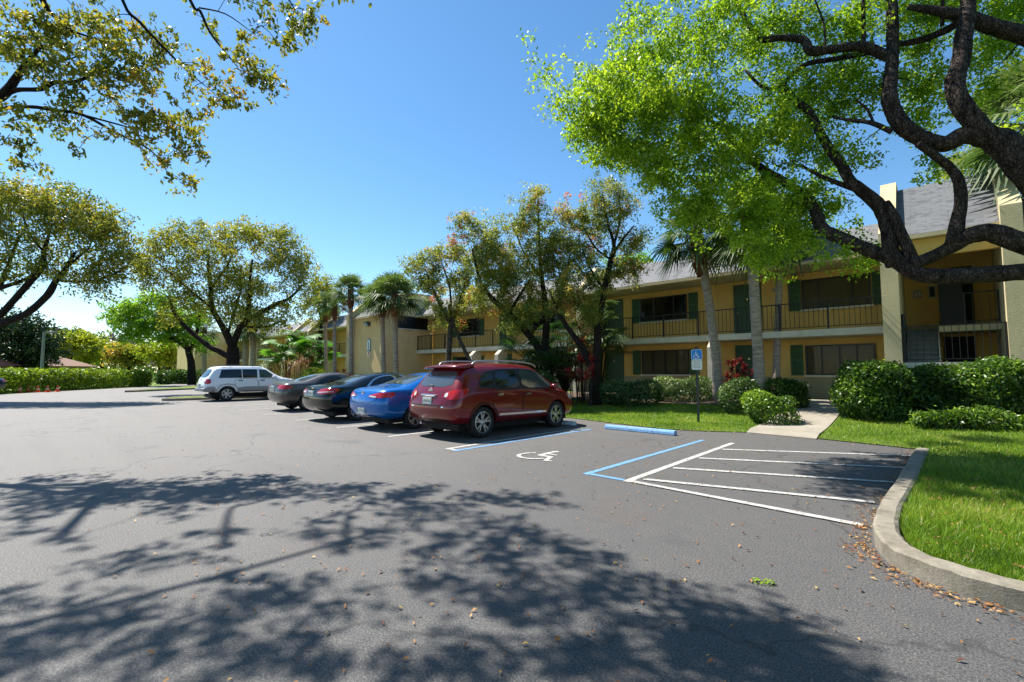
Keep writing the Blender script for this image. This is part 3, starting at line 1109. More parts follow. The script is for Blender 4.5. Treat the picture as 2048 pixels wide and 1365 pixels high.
# wing beyond the tower
bl2 = thing('apartment_building', 'yellow wing running out of the picture right of the stair tower', 'building', (0, 0, 0))
mb = MB(); mb.box(1.81, 22, WALL_Y, 28, 0.2, EAVE - 0.05); mb.obj('wall', M['yellow'], bl2)
roof(bl2, 1.802, 22, 18.6, EAVE, 20.1, TOP, 27.9)
mb = MB(); mb.box(1.81, 22, SLAB_Y, WALL_Y - 0.002, FLOOR2 - 0.235, FLOOR2); mb.obj('balcony_slab', M['slab_white'], bl2)
railing(bl2, 1.82, 21.9, SLAB_Y + 0.06, FLOOR2)
for x in (5.0, 12.5):
    for z0, z1, cu in ((3.83, 4.95, False), (1.36, 2.47, True)):
        window(bl2, x - 1.1, x + 1.1, z0, z1, WALL_Y, cu)
        shutter(bl2, x - 1.54, x - 1.13, z0 - .03, z1 + .03, WALL_Y)
        shutter(bl2, x + 1.13, x + 1.54, z0 - .03, z1 + .03, WALL_Y)
    door(bl2, x + 2.6, x + 3.5, FLOOR2, 5.0, WALL_Y)
    door(bl2, x + 2.6, x + 3.5, FLOOR1 + .02, 2.5, WALL_Y)

# ---- blank stair block in the middle
blk = thing('stair_block', 'plain ochre stair block with dark louvre band standing forward between the palms', 'building', (0, 0, 0))
mb = MB(); mb.prism_x([(16.1, 0.1), (20.19, 0.1), (20.19, 6.85), (17.7, 6.85), (16.1, 5.42)], -26.95, -26.65)
side = mb.obj('side_wall', M['block_yellow'], blk)
mb = MB(); mb.box(-30.25, -26.952, 16.12, 20.19, 0.1, 5.12); mb.obj('front_wall', M['block_yellow'], blk)
fin(blk, -30.75, -30.255, 15.72, 5.5, 17.5, 7.0, 20.19, 0.1)
roof(blk, -30.25, -26.953, 15.98, 5.16, 17.6, 6.62, 22)
mb = MB(); mb.box(-26.652, -26.63, 17.25, 19.75, 4.42, 5.28)
lv = mb.obj('louvre', M['dark'], blk)
mb = MB()
for i in range(7):
    z = 4.47 + i * 0.12
    mb.add([(-26.628, 17.27, z), (-26.628, 19.73, z), (-26.60, 19.73, z - 0.05), (-26.60, 17.27, z - 0.05)], [(0, 1, 2, 3)])
mb.obj('slat', M['black_metal'], lv)
mb = MB(); mb.box(-26.648, -26.56, 17.15, 19.85, 4.33, 4.415); mb.obj('sill', M['slab_white'], lv)
mb = MB(); mb.prism_x([(16.06, 5.38), (16.06, 5.5), (17.66, 6.93), (20.2, 6.93), (20.2, 6.855), (17.7, 6.853)], -27.0, -26.6); mb.obj('coping', M['cream'], blk)

lf = thing('wall_light', 'dark wedge floodlight fixed high on the ochre stair block', 'lamp', (-28.35, 16.1, 4.72))
mb = MB(); mb.prism_x([(0, -0.16), (0, 0.14), (-0.30, 0.14), (-0.30, 0.06), (-0.12, -0.16)], -0.21, 0.21); mb.obj('housing', M['grey_post'], lf, bevel=0.01)
mb = MB(); mb.add([(-0.17, -0.302, 0.05), (0.17, -0.302, 0.05), (0.17, -0.135, -0.15), (-0.17, -0.135, -0.15)], [(3, 2, 1, 0)]); mb.obj('lens', M['pale_blue'], lf)
sg = thing('building_sign', 'pale blue arched plaque on the ochre stair block', 'sign', (-28.27, 16.1, 3.29))
arch = [(-0.24, -0.42), (0.24, -0.42), (0.24, 0.2)] + [(0.24 * math.cos(a), 0.2 + 0.24 * math.sin(a)) for a in np.linspace(0.2, math.pi - 0.2, 10)] + [(-0.24, 0.2)]
mb = MB(); mb.prism_y(arch, -0.02, 0); mb.obj('border', M['grey_post'], sg)
mb = MB(); mb.prism_y([(x * 0.84, z * 0.9 - 0.01) for x, z in arch], -0.028, -0.021); mb.obj('panel', M['pale_blue'], sg)
mb = MB(); mb.box(-0.06, 0.06, -0.033, -0.029, -0.22, 0.16); mb.box(-0.13, 0.13, -0.034, -0.03, -0.33, -0.28); mb.obj('emblem', M['lamp_grey'], sg)
sg = thing('warning_sign', 'small white plate with a red diamond below the arched plaque', 'sign', (-28.27, 16.1, 2.68))
mb = MB(); mb.lathe([(0.19, -0.015), (0.19, 0)], 8); mb.v = [(x, z, y) for x, y, z in mb.v]; mb.obj('plate', M['sign_white'], sg)
mb = MB(); mb.prism_y([(0, -0.15), (0.10, 0), (0, 0.15), (-0.10, 0)], -0.021, -0.0155); mb.obj('diamond', M['sign_red'], sg)

# ---- far left wing
lw = thing('apartment_building', 'distant end of the yellow block with cream fins behind the fan palms and white car', 'building', (0, 0, 0))
mb = MB(); mb.box(-76, -30.76, WALL_Y, 28, 0.1, EAVE - 0.05); mb.obj('wall', M['yellow'], lw)
roof(lw, -76, -30.76, 18.6, EAVE, 20.1, TOP, 27.9)
mb = MB(); mb.box(-76, -30.76, SLAB_Y, WALL_Y - 0.002, FLOOR2 - 0.235, FLOOR2); mb.obj('balcony_slab', M['slab_white'], lw)
railing(lw, -75.9, -30.8, SLAB_Y + 0.06, FLOOR2, pitch=0.2)
for x in (-42.5, -46.5, -58, -66):
    fin(lw, x - 0.3, x, 18.05, 5.2, 19.85, 6.9, 20.19, 0.1)
for x in (-37, -52, -61):
    window(lw, x - 1.1, x + 1.1, 3.83, 4.95, WALL_Y, False)
    window(lw, x - 1.1, x + 1.1, 1.36, 2.47, WALL_Y, False)
    door(lw, x + 2.0, x + 2.9, FLOOR2, 5.0, WALL_Y)
    door(lw, x + 2.0, x + 2.9, FLOOR1, 2.5, WALL_Y)
for x in (-39.3, -49.5, -55):
    buttress(lw, x)
mb = MB(); mb.box(-79, -69.5, 15.2, 20.19, 0.1, 6.4); mb.obj('end_block', M['block_yellow'], lw)
mb = MB(); mb.box(-79.1, -69.4, 15.1, 20.0, 6.402, 6.7); mb.obj('coping', M['cream'], lw)

# ------------------------------------------------------------------ accessible parking sign
p = G(1397, 846)
sg = thing('parking_sign', 'blue and white accessible parking sign on a thin steel post in the lawn', 'sign', p, R(12))
mb = MB()
mb.box(-0.030, -0.024, -0.012, 0.02, -0.3, 2.12); mb.box(0.024, 0.030, -0.012, 0.02, -0.3, 2.12); mb.box(-0.03, 0.03, 0.0201, 0.025, -0.3, 2.12)
mb.obj('post', M['grey_post'], sg)


def rrect(w, z0, z1, r=0.035):
    o_ = []
    for cx, cz, a0 in ((w / 2 - r, z1 - r, 0), (-w / 2 + r, z1 - r, 90), (-w / 2 + r, z0 + r, 180), (w / 2 - r, z0 + r, 270)):
        o_ += [(cx + r * math.cos(R(a0 + k * 30)), cz + r * math.sin(R(a0 + k * 30))) for k in range(4)]
    return o_


mb = MB(); mb.prism_y(rrect(0.29, 1.745, 2.025), -0.022, -0.0135); u = mb.obj('upper_plate', M['sign_white'], sg)
mb = MB(); mb.prism_y(rrect(0.27, 1.755, 2.015), -0.0245, -0.0221); mb.obj('blue_field', M['sign_blue'], u)
mb = MB(); isa_symbol(mb, -0.075, 1.775, 0.155, 'wall', -0.026); mb.obj('wheelchair_emblem', M['sign_white'], u)
mb = MB(); mb.prism_y(rrect(0.275, 1.46, 1.742), -0.022, -0.0135); l_ = mb.obj('lower_plate', M['sign_white'], sg)
for i, (w_, s_) in enumerate((('PARKING BY', 0.044), ('DISABLED', 0.038), ('PERMIT ONLY', 0.036), ('$250 FINE', 0.042))):
    text_obj(w_, s_, M['ink'], 'lettering', l_, (0, -0.0235, 1.70 - 0.058 * i), (math.pi / 2, 0, 0), 0.001)

# ------------------------------------------------------------------ cars
# local axes: +x the car's right side, +y its nose, rear bumper at y = 0


def carpaint(name, col, metal=0.35, rough=0.32, coat=0.75):
    m, t, b = nmat(name)
    b.inputs['Base Color'].default_value = (*col, 1)
    b.inputs['Metallic'].default_value = metal
    b.inputs['Roughness'].default_value = rough
    b.inputs['Coat Weight'].default_value = coat
    b.inputs['Coat Roughness'].default_value = 0.03
    return m


M['tyre'] = plain('tyre_rubber', (0.012, 0.012, 0.012), 0.8)
M['rim'] = plain('alloy_rim', (0.52, 0.52, 0.53), 0.3, metal=0.85)
M['chrome'] = plain('chrome', (0.75, 0.75, 0.76), 0.12, metal=1.0)
M['car_trim'] = plain('black_trim', (0.012, 0.012, 0.013), 0.45)
M['seam'] = plain('panel_gap', (0.004, 0.004, 0.004), 0.8)
M['tail_red'] = plain('tail_lens', (0.50, 0.012, 0.015), 0.12, coat=1.0)
M['tail_dark'] = plain('dark_tail_lens', (0.16, 0.006, 0.01), 0.12, coat=1.0)
M['lens_white'] = plain('clear_lens', (0.7, 0.66, 0.62), 0.15, coat=1.0)
M['tint_glass'] = plain('tinted_glass', (0.010, 0.012, 0.014), 0.03, spec=0.7)
M['car_glass'] = plain('car_glass', (0.045, 0.062, 0.06), 0.03, spec=0.8)
M['rear_glass'] = plain('rear_glass', (0.05, 0.065, 0.075), 0.04, spec=1.0)
M['plate'] = plain('licence_plate', (0.72, 0.74, 0.72), 0.4)
M['plate_ink'] = plain('plate_ink', (0.05, 0.16, 0.10), 0.5)
M['plate_orange'] = plain('plate_orange', (0.75, 0.32, 0.05), 0.5)


def body_mesh(st, wells, rw, bulge=(0.07, 0.12)):
    """st: stations of (ys, xs, zs, crown) over levels b m1 m2 m3 m4 r"""
    V, F = [], []
    idx = []
    for ys, xs, zs, cr in st:
        half = [(0, ys[0], zs[0]), (xs[0] * .5, ys[0], zs[0])] + [(xs[k], ys[k], zs[k]) for k in range(6)]
        half += [(xs[5] * .5, ys[5], zs[5] + cr * .75), (0, ys[5], zs[5] + cr)]
        ring = half + [(-x, y, z) for x, y, z in half[1:-1][::-1]]
        idx.append(list(range(len(V), len(V) + len(ring))))
        V += ring
    n = len(idx[0])
    for a, b_ in zip(idx[:-1], idx[1:]):
        for k in range(n):
            F.append((a[k], a[(k + 1) % n], b_[(k + 1) % n], b_[k]))
    H = 10
    for which, s in ((0, -1), (-1, 1)):
        r = idx[which]
        left = lambda j: r[(n - j) % n]
        rows = []
        for j in range(2, 8):
            if j == 2:
                rows.append([r[2], r[1], r[0], left(1), left(2)])
            elif j == 7:
                rows.append([r[7], r[8], r[9], left(8), left(7)])
            else:
                x, y, z = V[r[j]]
                ex = []
                for fx in (.5, 0, -.5):
                    ex.append(len(V))
                    V.append((x * fx, y + s * bulge[0 if which == 0 else 1] * (1 - fx * fx), z))
                rows.append([r[j]] + ex + [left(j)])
        for a, b_ in zip(rows[:-1], rows[1:]):
            for k in range(4):
                q = (a[k], a[k + 1], b_[k + 1], b_[k])
                F.append(q if which == 0 else q[::-1])
    me = bpy.data.meshes.new('cage')
    me.from_pydata(V, [], F)
    bm = bmesh.new(); bm.from_mesh(me)
    bmesh.ops.recalc_face_normals(bm, faces=bm.faces)
    cl = bm.edges.layers.float.new('crease_edge')
    for e in bm.edges:
        i, j = e.verts[0].index, e.verts[1].index
        for lev, c in ((6, 0.35), (14, 0.35), (7, 0.15), (13, 0.15)):
            if i < n * len(st) and j < n * len(st) and i % n == lev and j % n == lev:
                e[cl] = c
    bm.to_mesh(me); bm.free()
    o = bpy.data.objects.new('cage', me); COL.objects.link(o)
    ss = o.modifiers.new('s', 'SUBSURF'); ss.levels = ss.render_levels = 3
    cut = MB()
    for y in wells:
        for s in (1, -1):
            x0, x1 = sorted((s * 0.52, s * 1.3))
            cut.lathe([(rw, x0), (rw, x1)], 36, 'x', (0, y, rw - 0.06))
    co = cut.obj('cut', M['car_trim'])
    bo = o.modifiers.new('b', 'BOOLEAN'); bo.operation = 'DIFFERENCE'; bo.object = co; bo.solver = 'EXACT'
    dg = bpy.context.evaluated_depsgraph_get()
    plainme = None
    bo.show_viewport = False
    dg.update()
    pm = bpy.data.meshes.new_from_object(o.evaluated_get(dg))
    bvh = BVHTree.FromPolygons([v.co.copy() for v in pm.vertices], [tuple(p.vertices) for p in pm.polygons])
    bo.show_viewport = True
    bpy.context.view_layer.update()
    dg = bpy.context.evaluated_depsgraph_get()
    fin_ = bpy.data.meshes.new_from_object(o.evaluated_get(dg))
    for x in (o, co):
        bpy.data.objects.remove(x)
    return fin_, bvh


def chaikin(p, k=2):
    for _ in range(k):
        q = []
        for i in range(len(p)):
            a, b_ = p[i], p[(i + 1) % len(p)]
            q += [(a[0] * .8 + b_[0] * .2, a[1] * .8 + b_[1] * .2), (a[0] * .2 + b_[0] * .8, a[1] * .2 + b_[1] * .8)]
        p = q
    return p


class Patch:
    """outlines drawn in side, rear or top view and wrapped onto the car body"""
    DIR = {'R': (-1, 0, 0), 'L': (1, 0, 0), 'B': (0, 1, 0), 'F': (0, -1, 0), 'T': (0, 0, -1)}

    def __init__(self, bvh):
        self.bvh = bvh
        self.mb = MB()

    def hit(self, p, plane, off):
        a, b_ = p
        o = {'R': (2.5, a, b_), 'L': (-2.5, a, b_), 'B': (a, -2.5, b_), 'F': (a, 8, b_), 'T': (a, b_, 4)}[plane]
        loc, nrm, *_ = self.bvh.ray_cast(Vector(o), Vector(self.DIR[plane]))
        if loc is None:
            return None
        if nrm.dot(Vector(self.DIR[plane])) > 0:
            nrm = -nrm
        return loc + nrm * off

    def add(self, poly, plane, off=0.004, grid=0.07, soft=1):
        if soft:
            poly = chaikin(poly, soft)
        n = len(poly)
        P = []
        for i in range(n):                                   # split long edges so they follow the body
            a, b_ = Vector(poly[i]), Vector(poly[(i + 1) % n])
            k = max(1, int((b_ - a).length / grid))
            P += [a.lerp(b_, j / k) for j in range(k)]
        n = len(P)
        pts = list(P)
        xs, ys = [q.x for q in P], [q.y for q in P]
        x = min(xs) + grid / 2
        while x < max(xs):
            y = min(ys) + grid / 2
            while y < max(ys):
                if inside([tuple(q) for q in P], x, y) and min((Vector((x, y)) - q).length for q in P) > grid * .4:
                    pts.append(Vector((x, y)))
                y += grid
            x += grid
        v, e, f, *_ = delaunay_2d_cdt(pts, [(i, (i + 1) % n) for i in range(n)], [list(range(n))], 1, 1e-5)
        H = [self.hit(tuple(q), plane, off) for q in v]
        use = [t_ for t_ in f if all(H[i] is not None for i in t_)]
        # drop slivers that bridge far-apart parts of the body
        use = [t_ for t_ in use if max((H[t_[i]] - H[t_[i - 1]]).length for i in range(len(t_))) < grid * 6]
        mp = {}
        vs = []
        for t_ in use:
            for i in t_:
                if i not in mp:
                    mp[i] = len(vs); vs.append(H[i])
        self.mb.add(vs, [tuple(mp[i] for i in t_) for t_ in use])
        return self

    def line(self, pts, plane, w=0.012, off=0.003):
        for a, b_ in zip(pts[:-1], pts[1:]):
            a, b_ = Vector(a), Vector(b_)
            d = (b_ - a)
            L = d.length
            d.normalize()
            nn = Vector((-d.y, d.x)) * w / 2
            k = max(1, int(L / 0.06))
            prev = None
            for i in range(k + 1):
                q = a.lerp(b_, i / k)
                h1, h2 = self.hit(tuple(q + nn), plane, off), self.hit(tuple(q - nn), plane, off)
                if prev and h1 and h2 and (h1 - prev[0]).length < 0.3:
                    self.mb.add([prev[0], prev[1], h2, h1], [(0, 1, 2, 3)])
                prev = (h1, h2) if h1 and h2 else None
        return self

    def obj(self, name, mat, parent):
        return self.mb.obj(name, mat, parent, smooth=True)


def mirror(poly):
    return poly


def wheel(parent, x, y, r, w, out, spokes=5, double=True, rim_mat=None, rimr=0.70):
    rm = rim_mat or M['rim']
    mb = MB()
    prof = [(r * rimr, -w * .42), (r * .86, -w * .5), (r * .97, -w * .42), (r, -w * .2), (r, w * .2), (r * .97, w * .42), (r * .86, w * .5), (r * rimr, w * .42)]
    mb.lathe(prof, 32, 'x', (x, y, r), closed=True)
    t_ = mb.obj('wheel', M['tyre'], parent, smooth=True)
    rr = r * rimr
    xo = out * w * .40
    b_ = MB(); b_.lathe([(rr * .97, x + out * 0.0), (rr * .97, x + out * 0.02)], 24, 'x', (0, y, r)); b_.obj('brake', M['car_trim'], t_)
    k = MB()
    k.lathe([(rr + .004, xo), (rr - 0.022, xo + out * .006), (rr - 0.03, xo - out * .03), (rr + .002, xo - out * .035)], 32, 'x', (x, y, r), closed=True)
    hub = [(0.075, xo - out * .05), (0.07, xo - out * .012), (0.03, xo - out * .004)]
    k.lathe(hub, 16, 'x', (x, y, r))
    for i in range(spokes):
        a0 = 2 * math.pi * i / spokes + 0.3
        for da in ((-0.13, 0.13) if double else (0,)):
            wd_ = 0.017 if double else 0.036
            p0 = Vector((0, math.cos(a0 + da * .5), math.sin(a0 + da * .5))) * 0.05
            p1 = Vector((0, math.cos(a0 + da * 1.6), math.sin(a0 + da * 1.6))) * (rr - 0.018)
            d = (p1 - p0).normalized()
            sd = Vector((0, -d.z, d.y)) * wd_
            q = []
            for p_, xx in ((p0, xo - out * .022), (p1, xo - out * .012)):
                for s in (1, -1):
                    for dx in (0, -0.03):
                        q.append((x + xx + out * dx, y + p_.y + sd.y * s, r + p_.z + sd.z * s))
            k.add(q, [(0, 2, 6, 4), (1, 5, 7, 3), (0, 4, 5, 1), (2, 3, 7, 6), (0, 1, 3, 2), (4, 6, 7, 5)])
    k.obj('rim', rm, t_)


def plate(parent, bvh, z, w=0.31, h=0.155, txt='J4V N6'):
    loc, n, *_ = bvh.ray_cast(Vector((0, -2, z)), Vector((0, 1, 0)))
    y = loc.y - 0.02
    mb = MB(); mb.box(-w / 2, w / 2, y, y + 0.035, z - h / 2, z + h / 2)
    p = mb.obj('licence_plate', M['plate'], parent)
    text_obj(txt, 0.095, M['plate_ink'], 'lettering', p, (0, y - 0.003, z - 0.005), (math.pi / 2, 0, 0), 0.001)
    o = MB(); o.lathe([(0.022, y - 0.002), (0.022, y + 0.001)], 10); o.v = [(a, c, b_ + z + 0.0) for a, b_, c in o.v]
    o.obj('emblem', M['plate_orange'], p)


def badge(parent, bvh, z, kind='bar', s=0.055):
    loc, n, *_ = bvh.ray_cast(Vector((0, -2, z)), Vector((0, 1, 0)))
    y = loc.y - 0.012
    mb = MB()
    k = 20
    mb.tube([(s * 1.15 * math.cos(2 * math.pi * i / k), y, z + s * .8 * math.sin(2 * math.pi * i / k)) for i in range(k + 1)], 0.009, 6)
    if kind == 'bar':
        mb.box(-s * 1.3, s * 1.3, y - 0.008, y + 0.004, z - 0.012, z + 0.012)
    else:
        for sx in (-1, 1):
            mb.tube([(sx * s * .55 - .012, y, z - s * .6), (sx * s * .55 + .012, y, z + s * .6)], 0.008, 6)
        mb.tube([(-s * .5, y, z - .01), (s * .5, y, z + .01)], 0.008, 6)
    mb.obj('badge', M['chrome'], parent)


def sidepair(P_, polys, off=0.005, **kw):
    for poly in polys:
        P_.add(poly, 'R', off, **kw); P_.add(poly, 'L', off, **kw)
    return P_


def car(name, label, cat, loc, rz, spec, group=None):
    c = thing(name, label, cat, loc, rz, group)
    me, bvh = body_mesh(spec['st'], spec['wheels'], spec['r'] + 0.055, spec.get('bulge', (0.07, 0.14)))
    me.name = 'body'
    me.materials.clear(); me.materials.append(spec['paint'])
    me.polygons.foreach_set('use_smooth', [True] * len(me.polygons))
    try:
        me.set_sharp_from_angle(angle=R(40))
    except Exception:
        pass
    body = bpy.data.objects.new('body', me); COL.objects.link(body); body.parent = c
    # dark wheel-arch linings
    for y in spec['wheels']:
        for s in (1, -1):
            mb = MB()
            r_ = spec['r'] + 0.052
            arc = [(y + r_ * math.cos(a), spec['r'] - 0.005 + r_ * math.sin(a)) for a in np.linspace(-0.25, math.pi + 0.25, 20)]
            x0, x1 = s * 0.50, s * (spec['half'] - 0.07)
            mb.add([(x0, a, z) for a, z in arc] + [(x1, a, z) for a, z in arc] + [(x0, y, spec['r'])], [(i, i + 1, 21 + i, 20 + i) for i in range(19)] + [(i + 1, i, 40) for i in range(19)])
            mb.obj('arch_liner', M['seam'], body)
    for y in spec['wheels']:
        for s in (1, -1):
            wheel(c, s * (spec['half'] - 0.125), y, spec['r'], 0.215, s, *spec.get('spokes', (5, True)), rimr=spec.get('rimr', 0.70))
    mb = MB(); mb.box(-spec['half'] + .25, spec['half'] - .25, 0.35, spec['L'] - 0.35, 0.18, 0.34); mb.obj('underbody', M['seam'], c)
    # glass
    for nm, polys, mat in spec['side_glass']:
        for s_ in ('R', 'L'):
            g = Patch(bvh)
            for poly in polys:
                g.add(poly, s_, 0.006, soft=spec.get('glass_soft', 1))
            g.obj(nm, mat, c)
    if 'glass_trim' in spec:
        for s_ in ('R', 'L'):
            g = Patch(bvh)
            for poly in spec['glass_trim'][0]:
                g.add(poly, s_, 0.003)
            g.obj('window_trim', spec['glass_trim'][1], c)
    Patch(bvh).add(spec['rear_glass'][0], spec['rear_glass'][1], 0.005).obj('rear_window', spec['rear_glass'][2], c)
    Patch(bvh).add(spec['windshield'], 'T', 0.005).obj('windshield', M['car_glass'], c)
    # doors: painted skins over a dark gap, each with its handle
    for dp, hy, hz in spec['doors']:
        for s_ in ('R', 'L'):
            g = Patch(bvh)
            pr = chaikin(dp, 1)
            g.line(pr + [pr[0]], s_, 0.014, 0.003)
            d_ = g.obj('door', M['seam'], c)
            h = Patch(bvh).add([(hy - .09, hz - .016), (hy + .09, hz - .016), (hy + .09, hz + .016), (hy - .09, hz + .016)], s_, 0.03, 0.05)
            h.add([(hy - .11, hz - .03), (hy + .11, hz - .03), (hy + .11, hz + .012), (hy - .11, hz + .012)], s_, 0.004, 0.05)
            h.obj('handle', spec['handle'], d_)
    # lamps
    for side in ('R', 'L'):
        sg_ = 1 if side == 'R' else -1
        g = Patch(bvh)
        for poly in spec['tail_back']:
            g.add([(x * sg_, z) for x, z in poly], 'B', 0.008, 0.05)
        for poly in spec['tail_side']:
            g.add(poly, side, 0.008, 0.05)
        tl = g.obj('tail_light', spec.get('tail_mat', M['tail_red']), c)
        for poly in spec.get('tail_clear', []):
            Patch(bvh).add([(x * sg_, z) for x, z in poly], 'B', 0.012, 0.04).obj('reverse_lamp', M['lens_white'], tl)
        h = Patch(bvh)
        for poly in spec['head_side']:
            h.add(poly, side, 0.008, 0.05)
        for poly in spec['head_front']:
            h.add([(x * sg_, z) for x, z in poly], 'F', 0.008, 0.05)
        h.obj('headlight', M['lens_white'], c)
        # mirror
        my, mz, mw = spec['mirror']
        mb = MB()
        mb.lathe([(0.02, -0.10), (0.075, -0.07), (0.09, 0.0), (0.085, 0.07), (0.03, 0.10)], 12, 'x')
        mb.v = [(sg_ * (mw + 0.09) + x * 1.0, my + y * 0.8, mz + z * 0.85) for x, y, z in mb.v]
        mb.obj('mirror', spec.get('mirror_mat', spec['paint']), c, smooth=True)
    for nm, polys, mat in spec.get('extra', []):
        for poly, pl_ in polys:
            Patch(bvh).add(poly, pl_, 0.006, 0.06, 1).obj(nm, mat, c)
    for nm, pts, pl_, w_, mat in spec.get('lines', []):
        g = Patch(bvh)
        for s_ in (pl_ if pl_ != 'S' else 'RL'):
            g.line(pts, s_, w_, 0.009)
        g.obj(nm, mat, c)
    plate(c, bvh, spec['plate_z'], txt=spec.get('plate_txt', 'J4V N6'))
    badge(c, bvh, spec['badge_z'], spec.get('badge', 'bar'))
    if 'after' in spec:
        spec['after'](c, bvh)
    return c


def S(ys, xs, zs, cr=0.02):
    if isinstance(ys, (int, float)):
        ys = [ys] * 6
    return (ys, xs, zs, cr)


# ---- red crossover
SUV = dict(L=4.65, half=0.905, r=0.352, wheels=(0.90, 3.60), paint=carpaint('red_paint', (0.165, 0.002, 0.006), 0.2, .22, .6),
    st=[S([.20, .05, .0, .10, .17, .50], [.72, .83, .86, .83, .77, .56], [.34, .47, .70, .97, 1.10, 1.55], .03),
        S([.34, .26, .22, .26, .32, .60], [.78, .90, .915, .90, .86, .64], [.32, .44, .70, .98, 1.10, 1.61], .035),
        S([.9, .9, .9, .9, .9, .95], [.80, .91, .925, .915, .875, .66], [.30, .40, .70, .98, 1.09, 1.645], .04),
        S(1.9, [.80, .90, .915, .91, .88, .665], [.28, .38, .66, .94, 1.05, 1.675], .04),
        S([2.7, 2.7, 2.7, 2.7, 2.7, 2.7], [.80, .90, .91, .905, .875, .65], [.28, .38, .64, .92, 1.02, 1.655], .04),
        S([3.2, 3.2, 3.2, 3.2, 3.2, 3.05], [.80, .90, .91, .90, .87, .62], [.28, .38, .64, .91, 1.01, 1.60], .04),
        S([3.65, 3.65, 3.65, 3.65, 3.7, 3.80], [.80, .91, .92, .90, .86, .70], [.28, .38, .66, .92, 1.0, 1.09], .045),
        S([4.2, 4.2, 4.2, 4.15, 4.15, 4.2], [.78, .89, .90, .87, .82, .66], [.30, .40, .66, .88, .94, .99], .05),
        S([4.42, 4.58, 4.62, 4.52, 4.42, 4.36], [.66, .76, .76, .72, .66, .50], [.30, .42, .62, .80, .87, .91], .03)],
    side_glass=[('rear_door_window', [[(1.32, 1.12), (1.38, 1.46), (1.75, 1.52), (2.16, 1.53), (2.16, 1.09)]], M['tint_glass']),
                ('quarter_window', [[(.78, 1.17), (1.02, 1.42), (1.30, 1.45), (1.25, 1.13)]], M['tint_glass']),
                ('front_door_window', [[(2.26, 1.09), (2.26, 1.53), (2.75, 1.52), (3.02, 1.46), (3.42, 1.18), (3.42, 1.08)]], M['car_glass'])],
    glass_trim=([[(.72, 1.14), (1.0, 1.45), (1.5, 1.55), (2.3, 1.57), (2.85, 1.54), (3.08, 1.47), (3.52, 1.15), (3.48, 1.05), (2.2, 1.06), (1.2, 1.09)]], M['car_trim']),
    rear_glass=([(-.60, 1.15), (.60, 1.15), (.53, 1.44), (.48, 1.50), (-.48, 1.50), (-.53, 1.44)], 'B', M['rear_glass']),
    windshield=[(-.60, 3.78), (.60, 3.78), (.52, 3.12), (-.52, 3.12)],
    doors=[([(1.18, .62), (1.42, .40), (2.19, .40), (2.19, 1.05), (1.2, 1.08)], 1.42, .965), ([(2.22, .40), (3.14, .40), (3.36, .72), (3.38, 1.04), (2.22, 1.05)], 2.42, .945)],
    handle=M['chrome'],
    tail_back=[[(.50, .97), (.56, 1.06), (.90, 1.09), (.90, .90), (.66, .88)]], tail_side=[[(.05, .91), (.05, 1.06), (.32, 1.12), (.50, 1.12), (.36, .97), (.24, .91)]],
    tail_clear=[[(.515, .955), (.535, 1.02), (.60, 1.03), (.62, .95), (.57, .925)]],
    head_side=[[(4.08, .80), (4.25, .93), (4.50, .85), (4.5, .74)]], head_front=[[(.50, .70), (.55, .82), (.85, .88), (.85, .72)]],
    mirror=(3.36, 1.10, .88), plate_z=.845, badge_z=1.075, spokes=(5, True), plate_txt='J4V N6',
    extra=[('bumper_trim', [([(-.74, .30), (.74, .30), (.66, .44), (-.66, .44)], 'B')], M['car_trim']),
           ('bumper_step', [([(-.56, .735), (.56, .735), (.56, .76), (-.56, .76)], 'B')], M['seam']),
           ('badge_letters', [([(-.62, .70), (-.50, .70), (-.50, .725), (-.62, .725)], 'B'), ([(.50, .71), (.56, .71), (.56, .735), (.50, .735)], 'B')], M['chrome'])],
    lines=[('side_moulding', [(1.38, .50), (3.12, .47)], 'S', .045, M['chrome']), ('tailgate_gap', [(-.64, .735), (-.66, 1.0), (-.62, 1.12)], 'B', .012, M['seam']), ('tailgate_gap', [(.64, .735), (.66, 1.0), (.62, 1.12)], 'B', .012, M['seam']),
           ('wheel_arch_trim', [(.47, .42), (.52, .60), (.66, .74), (.90, .795), (1.14, .74), (1.28, .60), (1.33, .42)], 'S', .03, M['seam'])])


